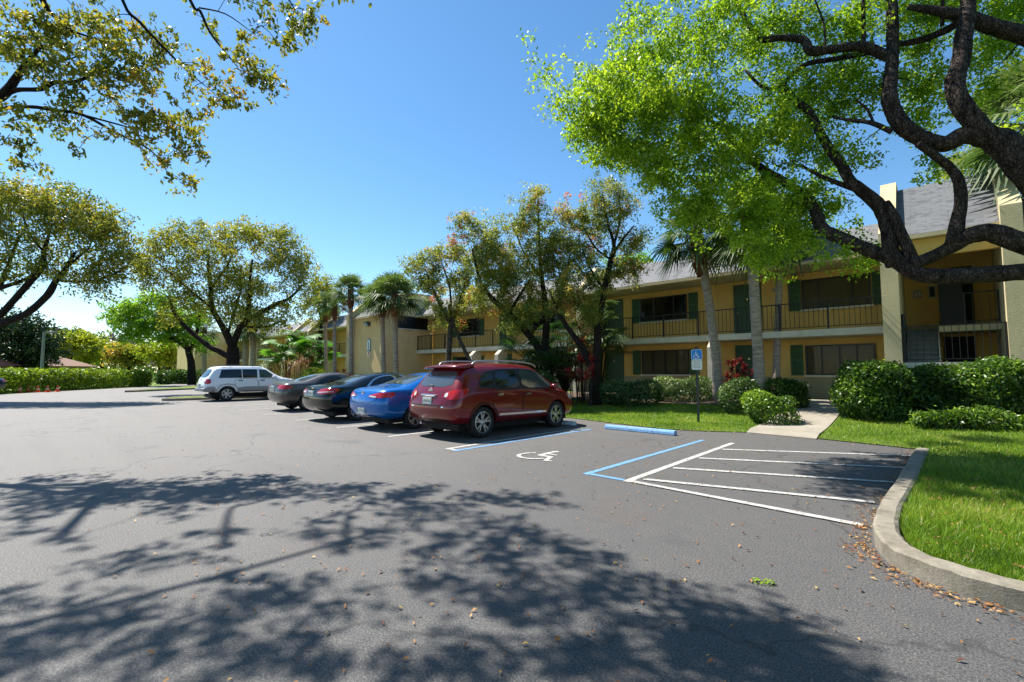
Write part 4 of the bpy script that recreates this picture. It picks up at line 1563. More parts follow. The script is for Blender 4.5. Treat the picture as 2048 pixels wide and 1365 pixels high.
def suv_after(c, bvh):
    for s in (-1, 1):
        mb = MB()
        pts = [(s * .60, y, 1.675 + z) for y, z in ((.78, -.02), (.95, .055), (1.5, .075), (2.3, .065), (2.85, .02), (3.05, -.065))]
        mb.tube(catmull(pts, 5), 0.02, 8); mb.obj('roof_rail', M['rim'], c, smooth=True)
    mb = MB()
    vs = []
    for y, z0, z1, w in ((.28, 1.565, 1.60, .60), (.50, 1.56, 1.63, .64), (.80, 1.60, 1.665, .60)):
        for x in np.linspace(-1, 1, 9):
            vs.append((x * w, y + .06 * x * x, z1 + .02 * (1 - x * x)))
        for x in np.linspace(-1, 1, 9):
            vs.append((x * w, y + .06 * x * x, z0 + .02 * (1 - x * x)))
    fs = []
    for i in range(2):
        for k in range(8):
            a = i * 18 + k
            fs += [(a, a + 1, a + 19, a + 18), (a + 9, a + 27, a + 28, a + 10)]
        fs += [(i * 18, i * 18 + 18, i * 18 + 27, i * 18 + 9), (i * 18 + 8, i * 18 + 17, i * 18 + 35, i * 18 + 26)]
    fs += [(k, k + 9, k + 10, k + 1) for k in range(8)]
    mb.add(vs, fs); mb.obj('spoiler', SUV['paint'], c, smooth=True)
    loc, *_ = bvh.ray_cast(Vector((0, -2, .975)), Vector((0, 1, 0)))
    mb = MB(); mb.box(-.27, .27, loc.y - .035, loc.y + .03, .945, .99); mb.obj('plate_garnish', M['chrome'], c, bevel=.012)
    loc, *_ = bvh.ray_cast(Vector((0, -2, 1.2)), Vector((0, 1, 0)))
    mb = MB(); mb.tube([(0.0, loc.y - .03, 1.17), (-.26, loc.y + 0.0, 1.20)], [.022, .01], 6); mb.obj('wiper', M['car_trim'], c)
    mb = MB(); mb.lathe([(.03, .18), (.03, .5)], 10); mb.v = [(x - .5, z, y + .30) for x, y, z in mb.v]; mb.obj('exhaust', M['rim'], c)


SUV['after'] = suv_after


def sedan(paint_m, L=4.82, h=1.475, deck=1.04, sc=1.0, **kw):
    k = L / 4.82
    q = h / 1.475

    def st_(ys, xs, zs, cr=.02):
        ys = [ys] * 6 if isinstance(ys, (int, float)) else ys
        return ([y * k for y in ys], [x * sc for x in xs], [z * (q if z > 1.1 else 1) for z in zs], cr)
    d = deck
    sp = dict(L=L, half=0.915 * sc, r=0.33, wheels=(1.02 * k, 3.82 * k), paint=paint_m,
        st=[st_([.18, .05, .0, .05, .10, .20], [.70, .82, .86, .83, .77, .64], [.30, .42, .66, .88, d - .045, d], .015),
            st_([.34, .28, .26, .28, .34, .42], [.78, .90, .92, .90, .86, .72], [.28, .40, .66, .90, d - .03, d + .03], .02),
            st_([.95, .95, .95, .95, .90, .85], [.80, .91, .93, .915, .88, .73], [.26, .38, .64, .90, d - .03, d + .05], .03),
            st_([1.5, 1.5, 1.5, 1.5, 1.5, 1.62], [.80, .91, .925, .915, .885, .63], [.26, .36, .62, .88, d - .05, 1.41], .03),
            st_([2.2, 2.2, 2.2, 2.2, 2.2, 2.35], [.80, .90, .915, .905, .88, .63], [.26, .36, .60, .86, d - .08, 1.465], .035),
            st_([2.9, 2.9, 2.9, 2.9, 2.9, 2.85], [.80, .90, .915, .90, .87, .60], [.26, .36, .60, .84, d - .10, 1.445], .035),
            st_([3.6, 3.6, 3.6, 3.6, 3.6, 3.75], [.80, .91, .925, .90, .85, .68], [.26, .36, .60, .82, .92, 1.01], .04),
            st_([4.3, 4.3, 4.3, 4.25, 4.2, 4.2], [.78, .89, .90, .87, .80, .64], [.27, .38, .58, .76, .84, .90], .04),
            st_([4.6, 4.74, 4.80, 4.70, 4.62, 4.55], [.62, .72, .74, .70, .64, .5], [.27, .38, .54, .68, .74, .78], .03)],
        side_glass=[('rear_door_window', [[(1.36 * k, .99 * 1 + (d - 1.04)), (1.62 * k, 1.23 * q), (1.95 * k, 1.345 * q), (2.38 * k, 1.375 * q), (2.38 * k, d - .09)]], M['tint_glass']),
                    ('front_door_window', [[(2.46 * k, d - .09), (2.46 * k, 1.375 * q), (2.80 * k, 1.35 * q), (3.38 * k, 1.05), (3.40 * k, d - .10)]], M['car_glass'])],
        glass_trim=([[(1.24 * k, d - .065), (1.58 * k, 1.25 * q), (1.92 * k, 1.37 * q), (2.42 * k, 1.405 * q), (2.84 * k, 1.375 * q), (3.50 * k, 1.03), (3.46 * k, d - .12), (2.42 * k, d - .115)]], kw.get('trim_mat', M['car_trim'])),
        rear_glass=([(-.62, .86 * k), (.62, .86 * k), (.58, 1.2 * k), (.50, 1.58 * k), (-.50, 1.58 * k), (-.58, 1.2 * k)], 'T', M['rear_glass']),
        windshield=[(-.60, 3.70 * k), (.60, 3.70 * k), (.50, 2.95 * k), (-.50, 2.95 * k)],
        doors=[([(1.42 * k, .60), (1.60 * k, .36), (2.40 * k, .36), (2.40 * k, d - .12), (1.38 * k, d - .08)], 1.66 * k, .86), ([(2.43 * k, .36), (3.36 * k, .36), (3.50 * k, .70), (3.50 * k, .93), (2.43 * k, d - .12)], 2.66 * k, .84)],
        handle=paint_m, tail_back=[[(.40, .86), (.42, .95), (.92, .98), (.92, .80), (.60, .80)]], tail_side=[[(.02, .82), (.02, .97), (.28, 1.0), (.46, .97), (.30, .86)]],
        head_side=[[(4.18 * k, .66), (4.3 * k, .80), (4.66 * k, .70), (4.66 * k, .60)]], head_front=[[(.42, .58), (.45, .68), (.82, .72), (.82, .60)]],
        mirror=(3.32 * k, 1.02, .86 * sc), plate_z=.83, badge_z=.95, spokes=(5, True), bulge=(.09, .14))
    sp.update(kw)
    return sp


BLUE = sedan(carpaint('blue_paint', (0.0, 0.125, 0.46), 0.3, .22, .6), 4.85, 1.475, 1.05, 1.0, plate_z=.50, badge_z=.955, badge='slant', trim_mat=M['chrome'],
    tail_back=[[(.30, .845), (.34, .90), (.62, .945), (.93, .95), (.93, .84), (.62, .83)]], tail_side=[[(.03, .85), (.03, .955), (.25, .975), (.42, .95), (.28, .87)]],
    tail_clear=[[(.33, .86), (.36, .885), (.60, .87), (.62, .845), (.5, .84)]], plate_txt='KZ7 2Q',
    extra=[('bumper_insert', [([(-.66, .27), (.66, .27), (.58, .36), (-.58, .36)], 'B')], M['car_trim'])],
    lines=[('boot_gap', [(-.66, 1.02), (-.62, .78), (-.40, .70), (.40, .70), (.62, .78), (.66, 1.02)], 'B', .012, M['seam'])])
BLACK = sedan(carpaint('black_green_paint', (0.003, 0.005, 0.005), 0.0, .14, .3), 4.8, 1.46, 1.05, 1.0, trim_mat=M['chrome'], badge_z=.985, plate_z=.845, spokes=(7, False),
    tail_back=[[(.36, .84), (.36, .93), (.93, .985), (.93, .86), (.62, .82)]], tail_side=[[(.03, .86), (.03, .98), (.30, 1.0), (.44, .96), (.28, .88)]],
    tail_clear=[[(.38, .86), (.38, .885), (.86, .915), (.86, .89)]], plate_txt='H8 41C',
    lines=[('boot_gap', [(-.68, 1.02), (-.66, .76), (.66, .76), (.68, 1.02)], 'B', .012, M['seam'])])
GREY = sedan(carpaint('grey_paint', (0.10, 0.092, 0.088), 0.5, .28, .5), 4.5, 1.435, 1.06, .955, badge_z=.985, plate_z=.87,
    tail_back=[[(.40, .86), (.40, .985), (.60, .99), (.92, .97), (.92, .83), (.66, .82)]], tail_side=[[(.02, .84), (.02, .96), (.24, .97), (.40, .92), (.24, .84)]], plate_txt='B6L 0T',
    lines=[('boot_gap', [(-.64, 1.02), (-.62, .78), (.62, .78), (.64, 1.02)], 'B', .012, M['seam'])])
DARK = sedan(carpaint('navy_paint', (0.012, 0.02, 0.045), 0.3), 4.7, 1.45, 1.05, .97, plate_txt='R3 9XK')

WHITE = dict(glass_soft=0, L=4.62, half=0.885, r=0.36, wheels=(0.98, 3.70), paint=carpaint('white_paint', (0.82, 0.85, 0.88), 0.0, .4), rimr=.66,
    st=[S([.16, .03, .0, .05, .10, .42], [.72, .82, .85, .83, .80, .66], [.46, .54, .74, 1.0, 1.12, 1.66], .02),
        S([.34, .26, .22, .25, .30, .55], [.80, .88, .895, .885, .86, .71], [.44, .52, .74, 1.0, 1.13, 1.72], .025),
        S([.95, .95, .95, .95, .95, 1.0], [.80, .89, .90, .89, .87, .72], [.42, .50, .74, 1.0, 1.13, 1.745], .03),
        S(2.0, [.80, .885, .895, .89, .87, .72], [.42, .50, .74, 1.0, 1.12, 1.75], .03),
        S(2.6, [.80, .885, .895, .89, .87, .715], [.42, .50, .74, 1.0, 1.11, 1.74], .03),
        S([2.95, 2.95, 2.95, 2.95, 2.95, 2.85], [.80, .885, .895, .89, .865, .69], [.42, .50, .74, 1.0, 1.10, 1.69], .03),
        S([3.5, 3.5, 3.5, 3.5, 3.52, 3.55], [.80, .89, .90, .885, .86, .72], [.42, .50, .74, 1.0, 1.09, 1.15], .035),
        S([4.2, 4.2, 4.2, 4.2, 4.2, 4.2], [.78, .88, .885, .86, .82, .68], [.44, .52, .74, .96, 1.04, 1.09], .03),
        S([4.42, 4.55, 4.60, 4.55, 4.50, 4.42], [.70, .78, .78, .76, .72, .6], [.46, .54, .72, .90, .98, 1.03], .02)],
    side_glass=[('quarter_window', [[(.58, 1.16), (.72, 1.58), (1.62, 1.60), (1.62, 1.16)]], M['tint_glass']),
                ('rear_door_window', [[(1.66, 1.16), (1.66, 1.60), (2.36, 1.60), (2.36, 1.16)]], M['tint_glass']),
                ('front_door_window', [[(2.46, 1.16), (2.46, 1.60), (2.80, 1.58), (3.28, 1.20), (3.28, 1.15)]], M['car_glass'])],
    rear_glass=([(-.62, 1.18), (.62, 1.18), (.56, 1.6), (-.56, 1.6)], 'B', M['tint_glass']),
    windshield=[(-.62, 3.50), (.62, 3.50), (.56, 2.92), (-.56, 2.92)],
    doors=[([(1.30, .80), (1.46, .56), (2.39, .56), (2.39, 1.12), (1.30, 1.12)], 1.56, 1.03), ([(2.43, .56), (3.24, .56), (3.34, .8), (3.36, 1.12), (2.43, 1.12)], 2.62, 1.03)],
    handle=M['car_trim'], tail_back=[[(.66, .86), (.66, 1.12), (.90, 1.12), (.90, .86)]], tail_side=[[(.02, .86), (.04, 1.10), (.25, 1.12), (.25, .88)]],
    head_side=[[(4.3, .84), (4.3, .98), (4.56, .95), (4.56, .84)]], head_front=[[(.46, .80), (.46, .94), (.80, .94), (.80, .80)]],
    mirror=(3.12, 1.2, .87), plate_z=.80, badge_z=1.08, spokes=(6, False), bulge=(.05, .08), plate_txt='F2 7HD',
    extra=[('lower_cladding', [([(.02, .46), (.02, .74), (.46, .74), (.46, .46)], 'R'), ([(1.48, .46), (1.44, .72), (3.20, .72), (3.16, .46)], 'R'), ([(4.18, .46), (4.2, .74), (4.6, .70), (4.6, .46)], 'R'),
                               ([(.02, .46), (.02, .74), (.46, .74), (.46, .46)], 'L'), ([(1.48, .46), (1.44, .72), (3.20, .72), (3.16, .46)], 'L'), ([(-.8, .46), (.8, .46), (.8, .70), (-.8, .70)], 'B')], plain('silver_cladding', (0.30, 0.31, 0.33), .45, metal=.3))],
    lines=[('arch_flare', [(.50, .50), (.54, .66), (.68, .80), (.98, .86), (1.28, .80), (1.42, .66), (1.46, .50)], 'S', .05, plain('flare_grey', (0.36, 0.37, 0.39), .45))])


def white_after(c, bvh):
    for s in (-1, 1):
        mb = MB(); mb.tube([(s * .56, .7, 1.76), (s * .56, .8, 1.80), (s * .56, 2.5, 1.81), (s * .56, 2.65, 1.76)], .018, 6); mb.obj('roof_rail', M['car_trim'], c)
    for y in (1.15, 2.2):
        mb = MB(); mb.tube([(-.6, y, 1.80), (.6, y, 1.80)], .016, 6); mb.obj('roof_bar', M['car_trim'], c)
    mb = MB(); mb.box(.70, .93, 1.45, 3.2, .36, .41); mb.obj('running_board', M['car_trim'], c, bevel=.01)
    mb = MB(); mb.box(-.8, .8, -.06, .12, .50, .66); mb.obj('bumper', WHITE['extra'][0][2], c, bevel=.03)


WHITE['after'] = white_after

car('parked_car', 'red crossover with chrome roof rails, nearest car beside the accessible stall', 'car', (-8.47, 6.3, 0), 0, SUV, 'cars parked in the stalls')
car('parked_car', 'bright blue sedan between the red crossover and the black sedan', 'car', (-10.95, 6.1, 0), 0, BLUE, 'cars parked in the stalls')
car('parked_car', 'black sedan with chrome window trim left of the blue sedan', 'car', (-13.85, 6.05, 0), R(0.5), BLACK, 'cars parked in the stalls')
car('parked_car', 'brownish grey compact sedan next to the white boxy car', 'car', (-18.45, 6.6, 0), R(-0.5), GREY, 'cars parked in the stalls')
car('parked_car', 'white boxy off-road car with grey lower cladding, farthest in the row', 'car', (-27.25, 6.25, 0), 0, WHITE, 'cars parked in the stalls')
p = G(-12, 787, False) * .94; p.z = 0
car('parked_car', 'dark navy car cut off by the left edge near the orange cones', 'car', p, R(136), DARK)

# ------------------------------------------------------------------ vegetation
E3 = lambda p: np.array(tuple(p))


def px_blob(T, px, py, rx, ry, dist, n, tint=0.5, tv=0.18, dz=None, size=1.0, shell=0.45):
    c = D(px, py, dist)
    k = dist / FPX
    return T.clusters(c, (rx * k, (dz if dz else rx * k), ry * k), n, tint, tv, size, shell)


def limb_px(T, pts, w, n=8, per=4, **kw):
    """pts: (px, py, distance); w: widths in photo pixels"""
    P = [D(*p) for p in pts]
    ds = [p[2] for p in pts]
    rr = [0.425 * ww * dd / FPX for ww, dd in zip(np.interp(np.linspace(0, 1, len(pts)), np.linspace(0, 1, len(w)), w), ds)]
    return T.limb(P, rr, n=n, per=per, **kw)


# ---- the big oak leaning in from the right
T = Tree()
base = D(2300, 743, 6.6); base.z = 0.08
top = D(2225, 480, 6.6)
T.limb([base, D(2285, 700, 6.6), D(2240, 590, 6.6), top, D(2190, 400, 6.7)], [0.40, 0.32, 0.29, 0.27, 0.24], n=12)
limb_px(T, [(2230, 560, 6.6), (2130, 548, 6.7), (2048, 545, 6.9), (1960, 550, 7.1), (1880, 553, 7.3), (1830, 546, 7.5), (1790, 522, 7.7), (1740, 502, 7.9), (1690, 480, 8.1), (1645, 458, 8.3), (1632, 424, 8.5), (1605, 390, 8.7), (1565, 362, 8.9), (1520, 335, 9.1), (1480, 300, 9.3), (1450, 262, 9.5), (1410, 235, 9.6)],
        [46, 42, 41, 39, 37, 35, 33, 32, 30, 29, 25, 22, 20, 18, 15, 12, 8], n=10, per=5, wob=.07)
limb_px(T, [(2215, 520, 6.6), (2120, 500, 6.7), (2048, 488, 6.8), (1985, 466, 6.95), (1940, 472, 7.1), (1905, 493, 7.25), (1865, 513, 7.4), (1825, 530, 7.5)], [58, 54, 50, 44, 40, 30, 27, 26], n=10, per=5, wob=.07)
limb_px(T, [(1908, 488, 7.2), (1914, 450, 7.2), (1922, 405, 7.2), (1918, 365, 7.2), (1902, 338, 7.2), (1870, 312, 7.2), (1835, 288, 7.2)], [34, 29, 25, 23, 20, 18, 15], n=8)
limb_px(T, [(1792, 530, 7.7), (1781, 500, 7.75), (1776, 460, 7.8), (1761, 416, 7.9), (1724, 382, 8.0), (1700, 362, 8.1), (1683, 330, 8.2), (1660, 300, 8.3), (1638, 262, 8.4), (1620, 227, 8.5), (1588, 198, 8.6), (1565, 172, 8.7)], [42, 34, 30, 32, 28, 24, 22, 20, 19, 19, 17, 14], n=8)
limb_px(T, [(1828, 528, 7.55), (1808, 480, 7.6), (1790, 436, 7.7), (1772, 405, 7.8)], [30, 22, 20, 16], n=8)
limb_px(T, [(1722, 382, 8.0), (1690, 372, 8.2), (1640, 352, 8.5), (1600, 330, 8.8)], [14, 12, 9, 6], n=6)
limb_px(T, [(1566, 172, 8.7), (1585, 148, 8.7), (1615, 128, 8.6), (1660, 120, 8.4), (1718, 110, 8.2), (1760, 100, 8.0)], [10, 12, 12, 12, 12, 10], n=6)
limb_px(T, [(1565, 172, 8.7), (1540, 178, 8.8), (1518, 170, 8.9), (1490, 140, 9.1)], [12, 9, 8, 5], n=6)
limb_px(T, [(2190, 420, 6.7), (2110, 390, 6.7), (2048, 335, 6.8), (2008, 290, 6.9), (1968, 273, 7.0), (1928, 271, 7.1), (1888, 289, 7.2), (1848, 279, 7.3), (1808, 254, 7.4), (1789, 227, 7.5), (1779, 198, 7.5), (1781, 160, 7.6), (1785, 120, 7.7), (1785, 80, 7.8), (1784, 30, 7.9), (1780, -60, 8.1)],
        [80, 76, 66, 62, 52, 44, 38, 36, 36, 36, 34, 30, 26, 27, 26, 20], n=10, per=5, wob=.07)
limb_px(T, [(1985, 282, 6.95), (1950, 246, 7.0), (1920, 203, 7.05), (1910, 165, 7.1), (1922, 120, 7.15), (1928, 68, 7.2), (1936, 20, 7.2), (1940, -60, 7.3)], [48, 44, 42, 38, 38, 36, 32, 28], n=10, wob=.07)
limb_px(T, [(2140, 110, 7.0), (2048, 72, 7.1), (1982, 53, 7.2), (1941, 38, 7.25), (1900, 27, 7.3), (1860, 20, 7.4), (1815, 14, 7.5)], [40, 38, 36, 32, 26, 20, 12], n=8)
limb_px(T, [(2200, 400, 6.7), (2190, 250, 6.8), (2140, 110, 7.0)], [50, 44, 40], n=8)
limb_px(T, [(1786, 118, 7.7), (1766, 110, 7.8), (1722, 93, 7.9), (1665, 99, 8.0), (1622, 102, 8.1), (1606, 80, 8.2), (1560, 76, 8.3), (1524, 78, 8.4), (1500, 52, 8.5), (1485, 28, 8.6), (1470, 0, 8.7)], [26, 24, 24, 20, 22, 18, 15, 17, 13, 11, 9], n=8)
limb_px(T, [(1728, 95, 7.9), (1727, 40, 7.9), (1726, -20, 7.9)], [11, 9, 8], n=6)
limb_px(T, [(1650, 96, 8.1), (1648, 50, 8.1), (1630, 0, 8.1)], [5, 5, 4], n=5)
limb_px(T, [(1785, 90, 7.8), (1815, 86, 7.8), (1850, 78, 7.8), (1890, 62, 7.6), (1912, 48, 7.4)], [14, 15, 17, 18, 20], n=6)
limb_px(T, [(1884, 52, 7.5), (1885, 20, 7.5), (1886, -30, 7.5)], [9, 8, 7], n=6)
limb_px(T, [(1783, 264, 7.4), (1742, 246, 7.6), (1702, 241, 7.9), (1664, 234, 8.2)], [13, 11, 8, 5], n=6)
limb_px(T, [(1748, 248, 7.6), (1735, 220, 7.7), (1712, 200, 7.8)], [7, 6, 4], n=5)
for b in [(1400, 80, 190, 95, 44), (1275, 125, 105, 85, 30), (1225, 225, 62, 62, 20), (1196, 178, 40, 45, 9), (1180, 255, 26, 22, 5), (1140, 190, 20, 10, 3), (1350, 220, 150, 100, 40), (1300, 320, 95, 65, 26), (1250, 300, 50, 40, 10),
          (1450, 320, 140, 85, 34), (1560, 70, 170, 85, 34), (1600, 190, 95, 90, 24), (1540, 260, 100, 80, 22), (1550, 410, 75, 60, 18), (1590, 465, 45, 40, 9), (1528, 500, 38, 34, 10), (1555, 520, 22, 18, 4), (1490, 440, 65, 50, 16), (1400, 400, 65, 50, 16), (1640, 400, 42, 45, 8),
          (1680, 170, 75, 95, 20), (1640, 300, 45, 70, 12), (1745, 50, 110, 60, 20), (1700, 300, 26, 60, 4), (1740, 180, 40, 40, 6), (1850, 160, 50, 50, 9), (1850, 90, 50, 40, 7), (1860, 220, 40, 30, 6), (1875, 25, 80, 35, 12), (1995, 105, 45, 30, 6), (1975, 15, 90, 30, 14), (1830, 255, 30, 22, 3), (1960, 150, 22, 26, 3), (2030, 40, 40, 40, 8), (1965, 190, 30, 20, 3),
          (1660, 420, 20, 14, 2), (1720, 500, 26, 10, 2), (1740, 495, 26, 12, 3), (1705, 515, 22, 12, 2), (1870, 330, 25, 14, 2), (1690, 430, 14, 8, 1), (1350, 440, 40, 30, 5), (1600, -60, 300, 70, 36), (1900, -70, 200, 60, 34), (2150, 120, 100, 200, 22), (1780, -110, 90, 50, 14), (1945, -110, 90, 50, 14), (2160, -40, 120, 90, 18)]:
    px_blob(T, b[0], b[1], b[2], b[3], 8.9 if b[0] < 1700 else 8.2, b[4], 0.52, 0.2, dz=1.2, shell=.2)
for px, py, n in [(1640, 930, 4), (1700, 925, 5), (1760, 935, 6), (1800, 915, 5), (1660, 955, 5), (1730, 965, 6), (1780, 975, 5), (1700, 985, 4), (1880, 890, 6), (1940, 880, 6), (2000, 885, 6), (1900, 920, 6), (1960, 930, 7), (2020, 920, 7), (2045, 960, 6), (1930, 965, 6), (1990, 975, 6), (1900, 990, 5), (2040, 1000, 4), (1880, 945, 5)]:
    T.clusters(G(px, py) + TO_SUN * (6.3 / TO_SUN.z), (.36, .36, .3), n, 0.6, .2, 1.0, .2)
T.grow(0.006, 0.4, 0.3, 0.035)
tree_thing('oak_tree', 'large oak with thick twisting dark limbs and bright green leaves at the right', 'tree', T, base, M['oak_bark'], M['oak_leaf'], 165, 0.20, 0.07, aspect=.55, droop=.3, tv=.24)

# ---- the tree overhanging from the upper left, its crown also spreading above the camera
T = Tree()
base = D(-420, 743, 9.2); base.z = 0.0
T.limb([base, base + Vector((0.1, 0, 2)), base + Vector((0.5, -.1, 3.8))], [0.34, 0.27, 0.24], n=10)
fork = base + Vector((0.5, -.1, 3.8))
LB = 8.6
T.limb([fork, D(-200, 300, 9.0), D(-60, 215, 8.8), D(0, 195, LB), D(28, 163, LB), D(52, 128, LB), D(66, 112, LB), D(85, 90, LB)], [.2, .14, .10, .085, .065, .05, .04, .02])
T.limb([D(-10, 200, LB), D(30, 181, LB), D(80, 179, LB), D(110, 165, LB), D(150, 164, LB), D(200, 142, LB), D(235, 118, LB)], [.06, .045, .045, .04, .032, .022, .012], n=6)
T.limb([fork, D(-150, 260, 8.9), D(0, 219, LB), D(60, 214, LB), D(110, 221, LB), D(165, 230, LB), D(230, 265, LB), D(300, 300, LB), D(335, 345, LB)], [.12, .06, .04, .035, .034, .03, .022, .015, .008], n=6)
T.limb([D(165, 230, LB), D(220, 245, LB), D(280, 260, LB), D(330, 260, LB)], [.022, .018, .012, .006], n=5)
T.limb([D(52, 128, LB), D(110, 125, LB), D(160, 112, LB)], [.03, .022, .01], n=5)
def over(X, Z, h):
    return Vector((RGT[0] * X + FWD[0] * Z, RGT[1] * X + FWD[1] * Z, h))


ov = [fork, over(-10.5, 4.5, 5.2), over(-8.6, 2.0, 6.3), over(-6.8, 1.2, 7.4), over(-4.9, .2, 7.9), over(-3.2, .4, 8.6), over(-1.2, -.6, 8.9)]
T.limb(ov, [.2, .16, .13, .10, .08, .05, .03], n=8)
T.limb([over(-8.6, 2.0, 6.3), over(-8.2, 4.5, 7.6), over(-6.6, 6.2, 8.2), over(-5.6, 7.6, 8.6)], [.07, .05, .035, .02], n=6)
T.limb([D(40, -160, 8.0), D(85, 0, 8.4), D(112, 35, LB), D(135, 58, LB), D(190, 78, LB)], [.07, .055, .045, .03, .012], n=6)
T.limb([D(190, -200, 7.7), D(245, 0, 8.2), D(280, 45, 8.3), D(330, 98, 8.4), D(372, 140, 8.4), D(410, 172, 8.4)], [.05, .03, .027, .022, .015, .008], n=6)
T.limb([D(300, -210, 7.5), D(380, 0, 8.0), D(400, 22, 8.1), D(420, 65, 8.2), D(455, 110, 8.2), D(476, 135, 8.2)], [.04, .028, .025, .022, .015, .008], n=6)
T.limb([D(398, 16, 8.1), D(450, 28, 8.1), D(500, 62, 8.1)], [.016, .012, .006], n=5)
T.limb([D(420, -220, 7.3), D(540, -60, 7.8), D(590, 20, 8.0)], [.04, .02, .012], n=5)
for b in [(85, 55, 105, 60, 36), (30, 95, 40, 50, 12), (205, 65, 100, 60, 30), (265, 120, 50, 55, 16), (110, 140, 90, 45, 18), (210, 152, 55, 40, 14), (150, 190, 75, 36, 12), (272, 158, 40, 42, 11), (300, 65, 30, 45, 8), (50, 240, 45, 40, 10), (118, 238, 50, 24, 7), (30, 295, 22, 40, 7), (60, 335, 12, 14, 2), (288, 218, 26, 16, 4), (300, 255, 48, 26, 9), (245, 280, 34, 14, 4), (350, 245, 32, 24, 8), (335, 290, 48, 22, 8), (360, 362, 12, 14, 3), (225, 312, 22, 8, 2), (385, 312, 18, 12, 2), (350, 330, 12, 12, 2),
          (600, 30, 42, 24, 10), (560, 62, 30, 22, 6), (585, 95, 14, 14, 2), (508, 128, 34, 28, 8), (535, 170, 30, 26, 8), (438, 158, 30, 26, 8), (448, 204, 24, 18, 5), (408, 228, 18, 10, 3), (390, 188, 12, 10, 2), (500, 15, 36, 12, 3), (360, 22, 20, 12, 2), (540, 90, 24, 30, 4), (425, 40, 10, 14, 1), (320, 130, 14, 22, 3)]:
    px_blob(T, b[0], b[1], b[2], b[3], 8.5, b[4], 0.42 + 0.1 * (b[0] > 200), 0.2, dz=.7, size=.8, shell=.2)
# overhead foliage, placed where the sun throws it on the drive
cp, sp_ = math.cos(PITCH), math.sin(PITCH)


def proj_y(P):
    q = P - Vector((0, 0, CAMH))
    f = q.x * FWD[0] + q.y * FWD[1]
    up = -f * sp_ + q.z * cp
    fw = f * cp + q.z * sp_
    return 682.5 - FPX * up / fw if fw > 0.05 else -9999


SHADE = [(620, 1060, 5), (700, 1066, 5), (770, 1060, 5), (800, 1030, 4), (850, 1036, 4), (750, 1090, 5), (930, 1060, 4), (975, 1050, 4), (1040, 1056, 4), (1095, 1080, 4), (1140, 1105, 5), (960, 1105, 5), (890, 1100, 4), (1030, 1120, 6), (1180, 1140, 5), (1120, 1160, 6), (350, 1112, 4),
         (250, 1118, 4), (150, 1080, 3), (60, 1060, 4), (460, 1060, 3), (60, 1230, 4), (140, 1250, 5), (220, 1215, 5), (200, 1300, 6), (330, 1290, 5), (420, 1330, 6), (300, 1350, 5), (520, 1215, 5), (490, 1160, 3), (600, 1185, 4), (420, 1200, 4), (690, 1205, 3), (560, 1260, 3), (900, 1170, 5), (820, 1190, 3), (990, 1195, 5), (1070, 1215, 6), (1160, 1215, 6), (1230, 1195, 5), (1330, 1205, 6), (1400, 1225, 6), (1290, 1245, 5), (1470, 1245, 7), (1540, 1265, 7), (1610, 1300, 7), (1670, 1335, 8), (1560, 1320, 8), (1450, 1300, 8), (1350, 1290, 7), (1250, 1300, 5), (1400, 1345, 8), (1520, 1360, 8), (1640, 1362, 6), (1150, 1320, 5), (1030, 1340, 5), (900, 1345, 5), (780, 1330, 4), (640, 1340, 4), (1280, 1350, 6), (60, 1340, 5), (120, 1180, 2), (700, 1290, 2), (850, 1280, 2)]
for px, py, n in SHADE:
    g = G(px, py, False)
    Hh = 7.6 if px < 1300 else 6.6
    while True:
        P_ = g + TO_SUN * (Hh / TO_SUN.z)
        if proj_y(P_) < -70 or Hh > 16:
            break
        Hh += 0.25
    T.clusters(P_, (.34, .34, .3), round(n * (0.9 if py < 1150 else 0.78)), 0.45, .2, 0.85, .2)
for _ in range(900):                                            # unseen crown added above and behind the camera to block skylight
    X, Z = random.uniform(-13, 6), random.uniform(-11, 2.4)
    T.clusters((RGT[0] * X + FWD[0] * Z, RGT[1] * X + FWD[1] * Z, random.uniform(6.5, 9.5)), (.6, .6, .5), 2, .45, .2, 1.5, .2)
T.grow(0.007, 0.45, 0.3, 0.035)
tree_thing('shade_tree', 'leafy tree hanging into the upper left corner with golden olive leaves', 'tree', T, base, M['dark_bark'], M['olive_leaf'], 46, 0.155, 0.10, aspect=.48, droop=.9, tv=.16)

# ---- crown trees on the left


def crown_tree(name, label, dist, trunk, limbs, blobs, bk, lf, per, rad, size, twig=.014, dz=None, tint=.5, group=None, tv=.2, grow=True, shell=.45, **kw):
    T = Tree()
    base = D(trunk[0][0], 743, dist)
    base.z = lawn_z(base.x, base.y) if base.y > 12 and base.x > -76 else 0.0
    k = dist / FPX
    T.limb([base] + [D(p[0], p[1], dist) for p in trunk[1:]], [p[2] * k / 2 for p in trunk], n=8)
    for L in limbs:
        T.limb([D(p[0], p[1], dist + (p[3] if len(p) > 3 else 0)) for p in L], [p[2] * k / 2 for p in L], n=6)
    for b in blobs:
        px_blob(T, b[0], b[1], b[2], b[3], dist + (b[5] if len(b) > 5 else 0), b[4], tint, tv, dz=dz or b[2] * k * .8, shell=shell)
    if grow:
        T.grow(twig, .5, .3, .09, n=3)
    return tree_thing(name, label, 'tree', T, base, bk, lf, per, rad, size, group=group, **kw)


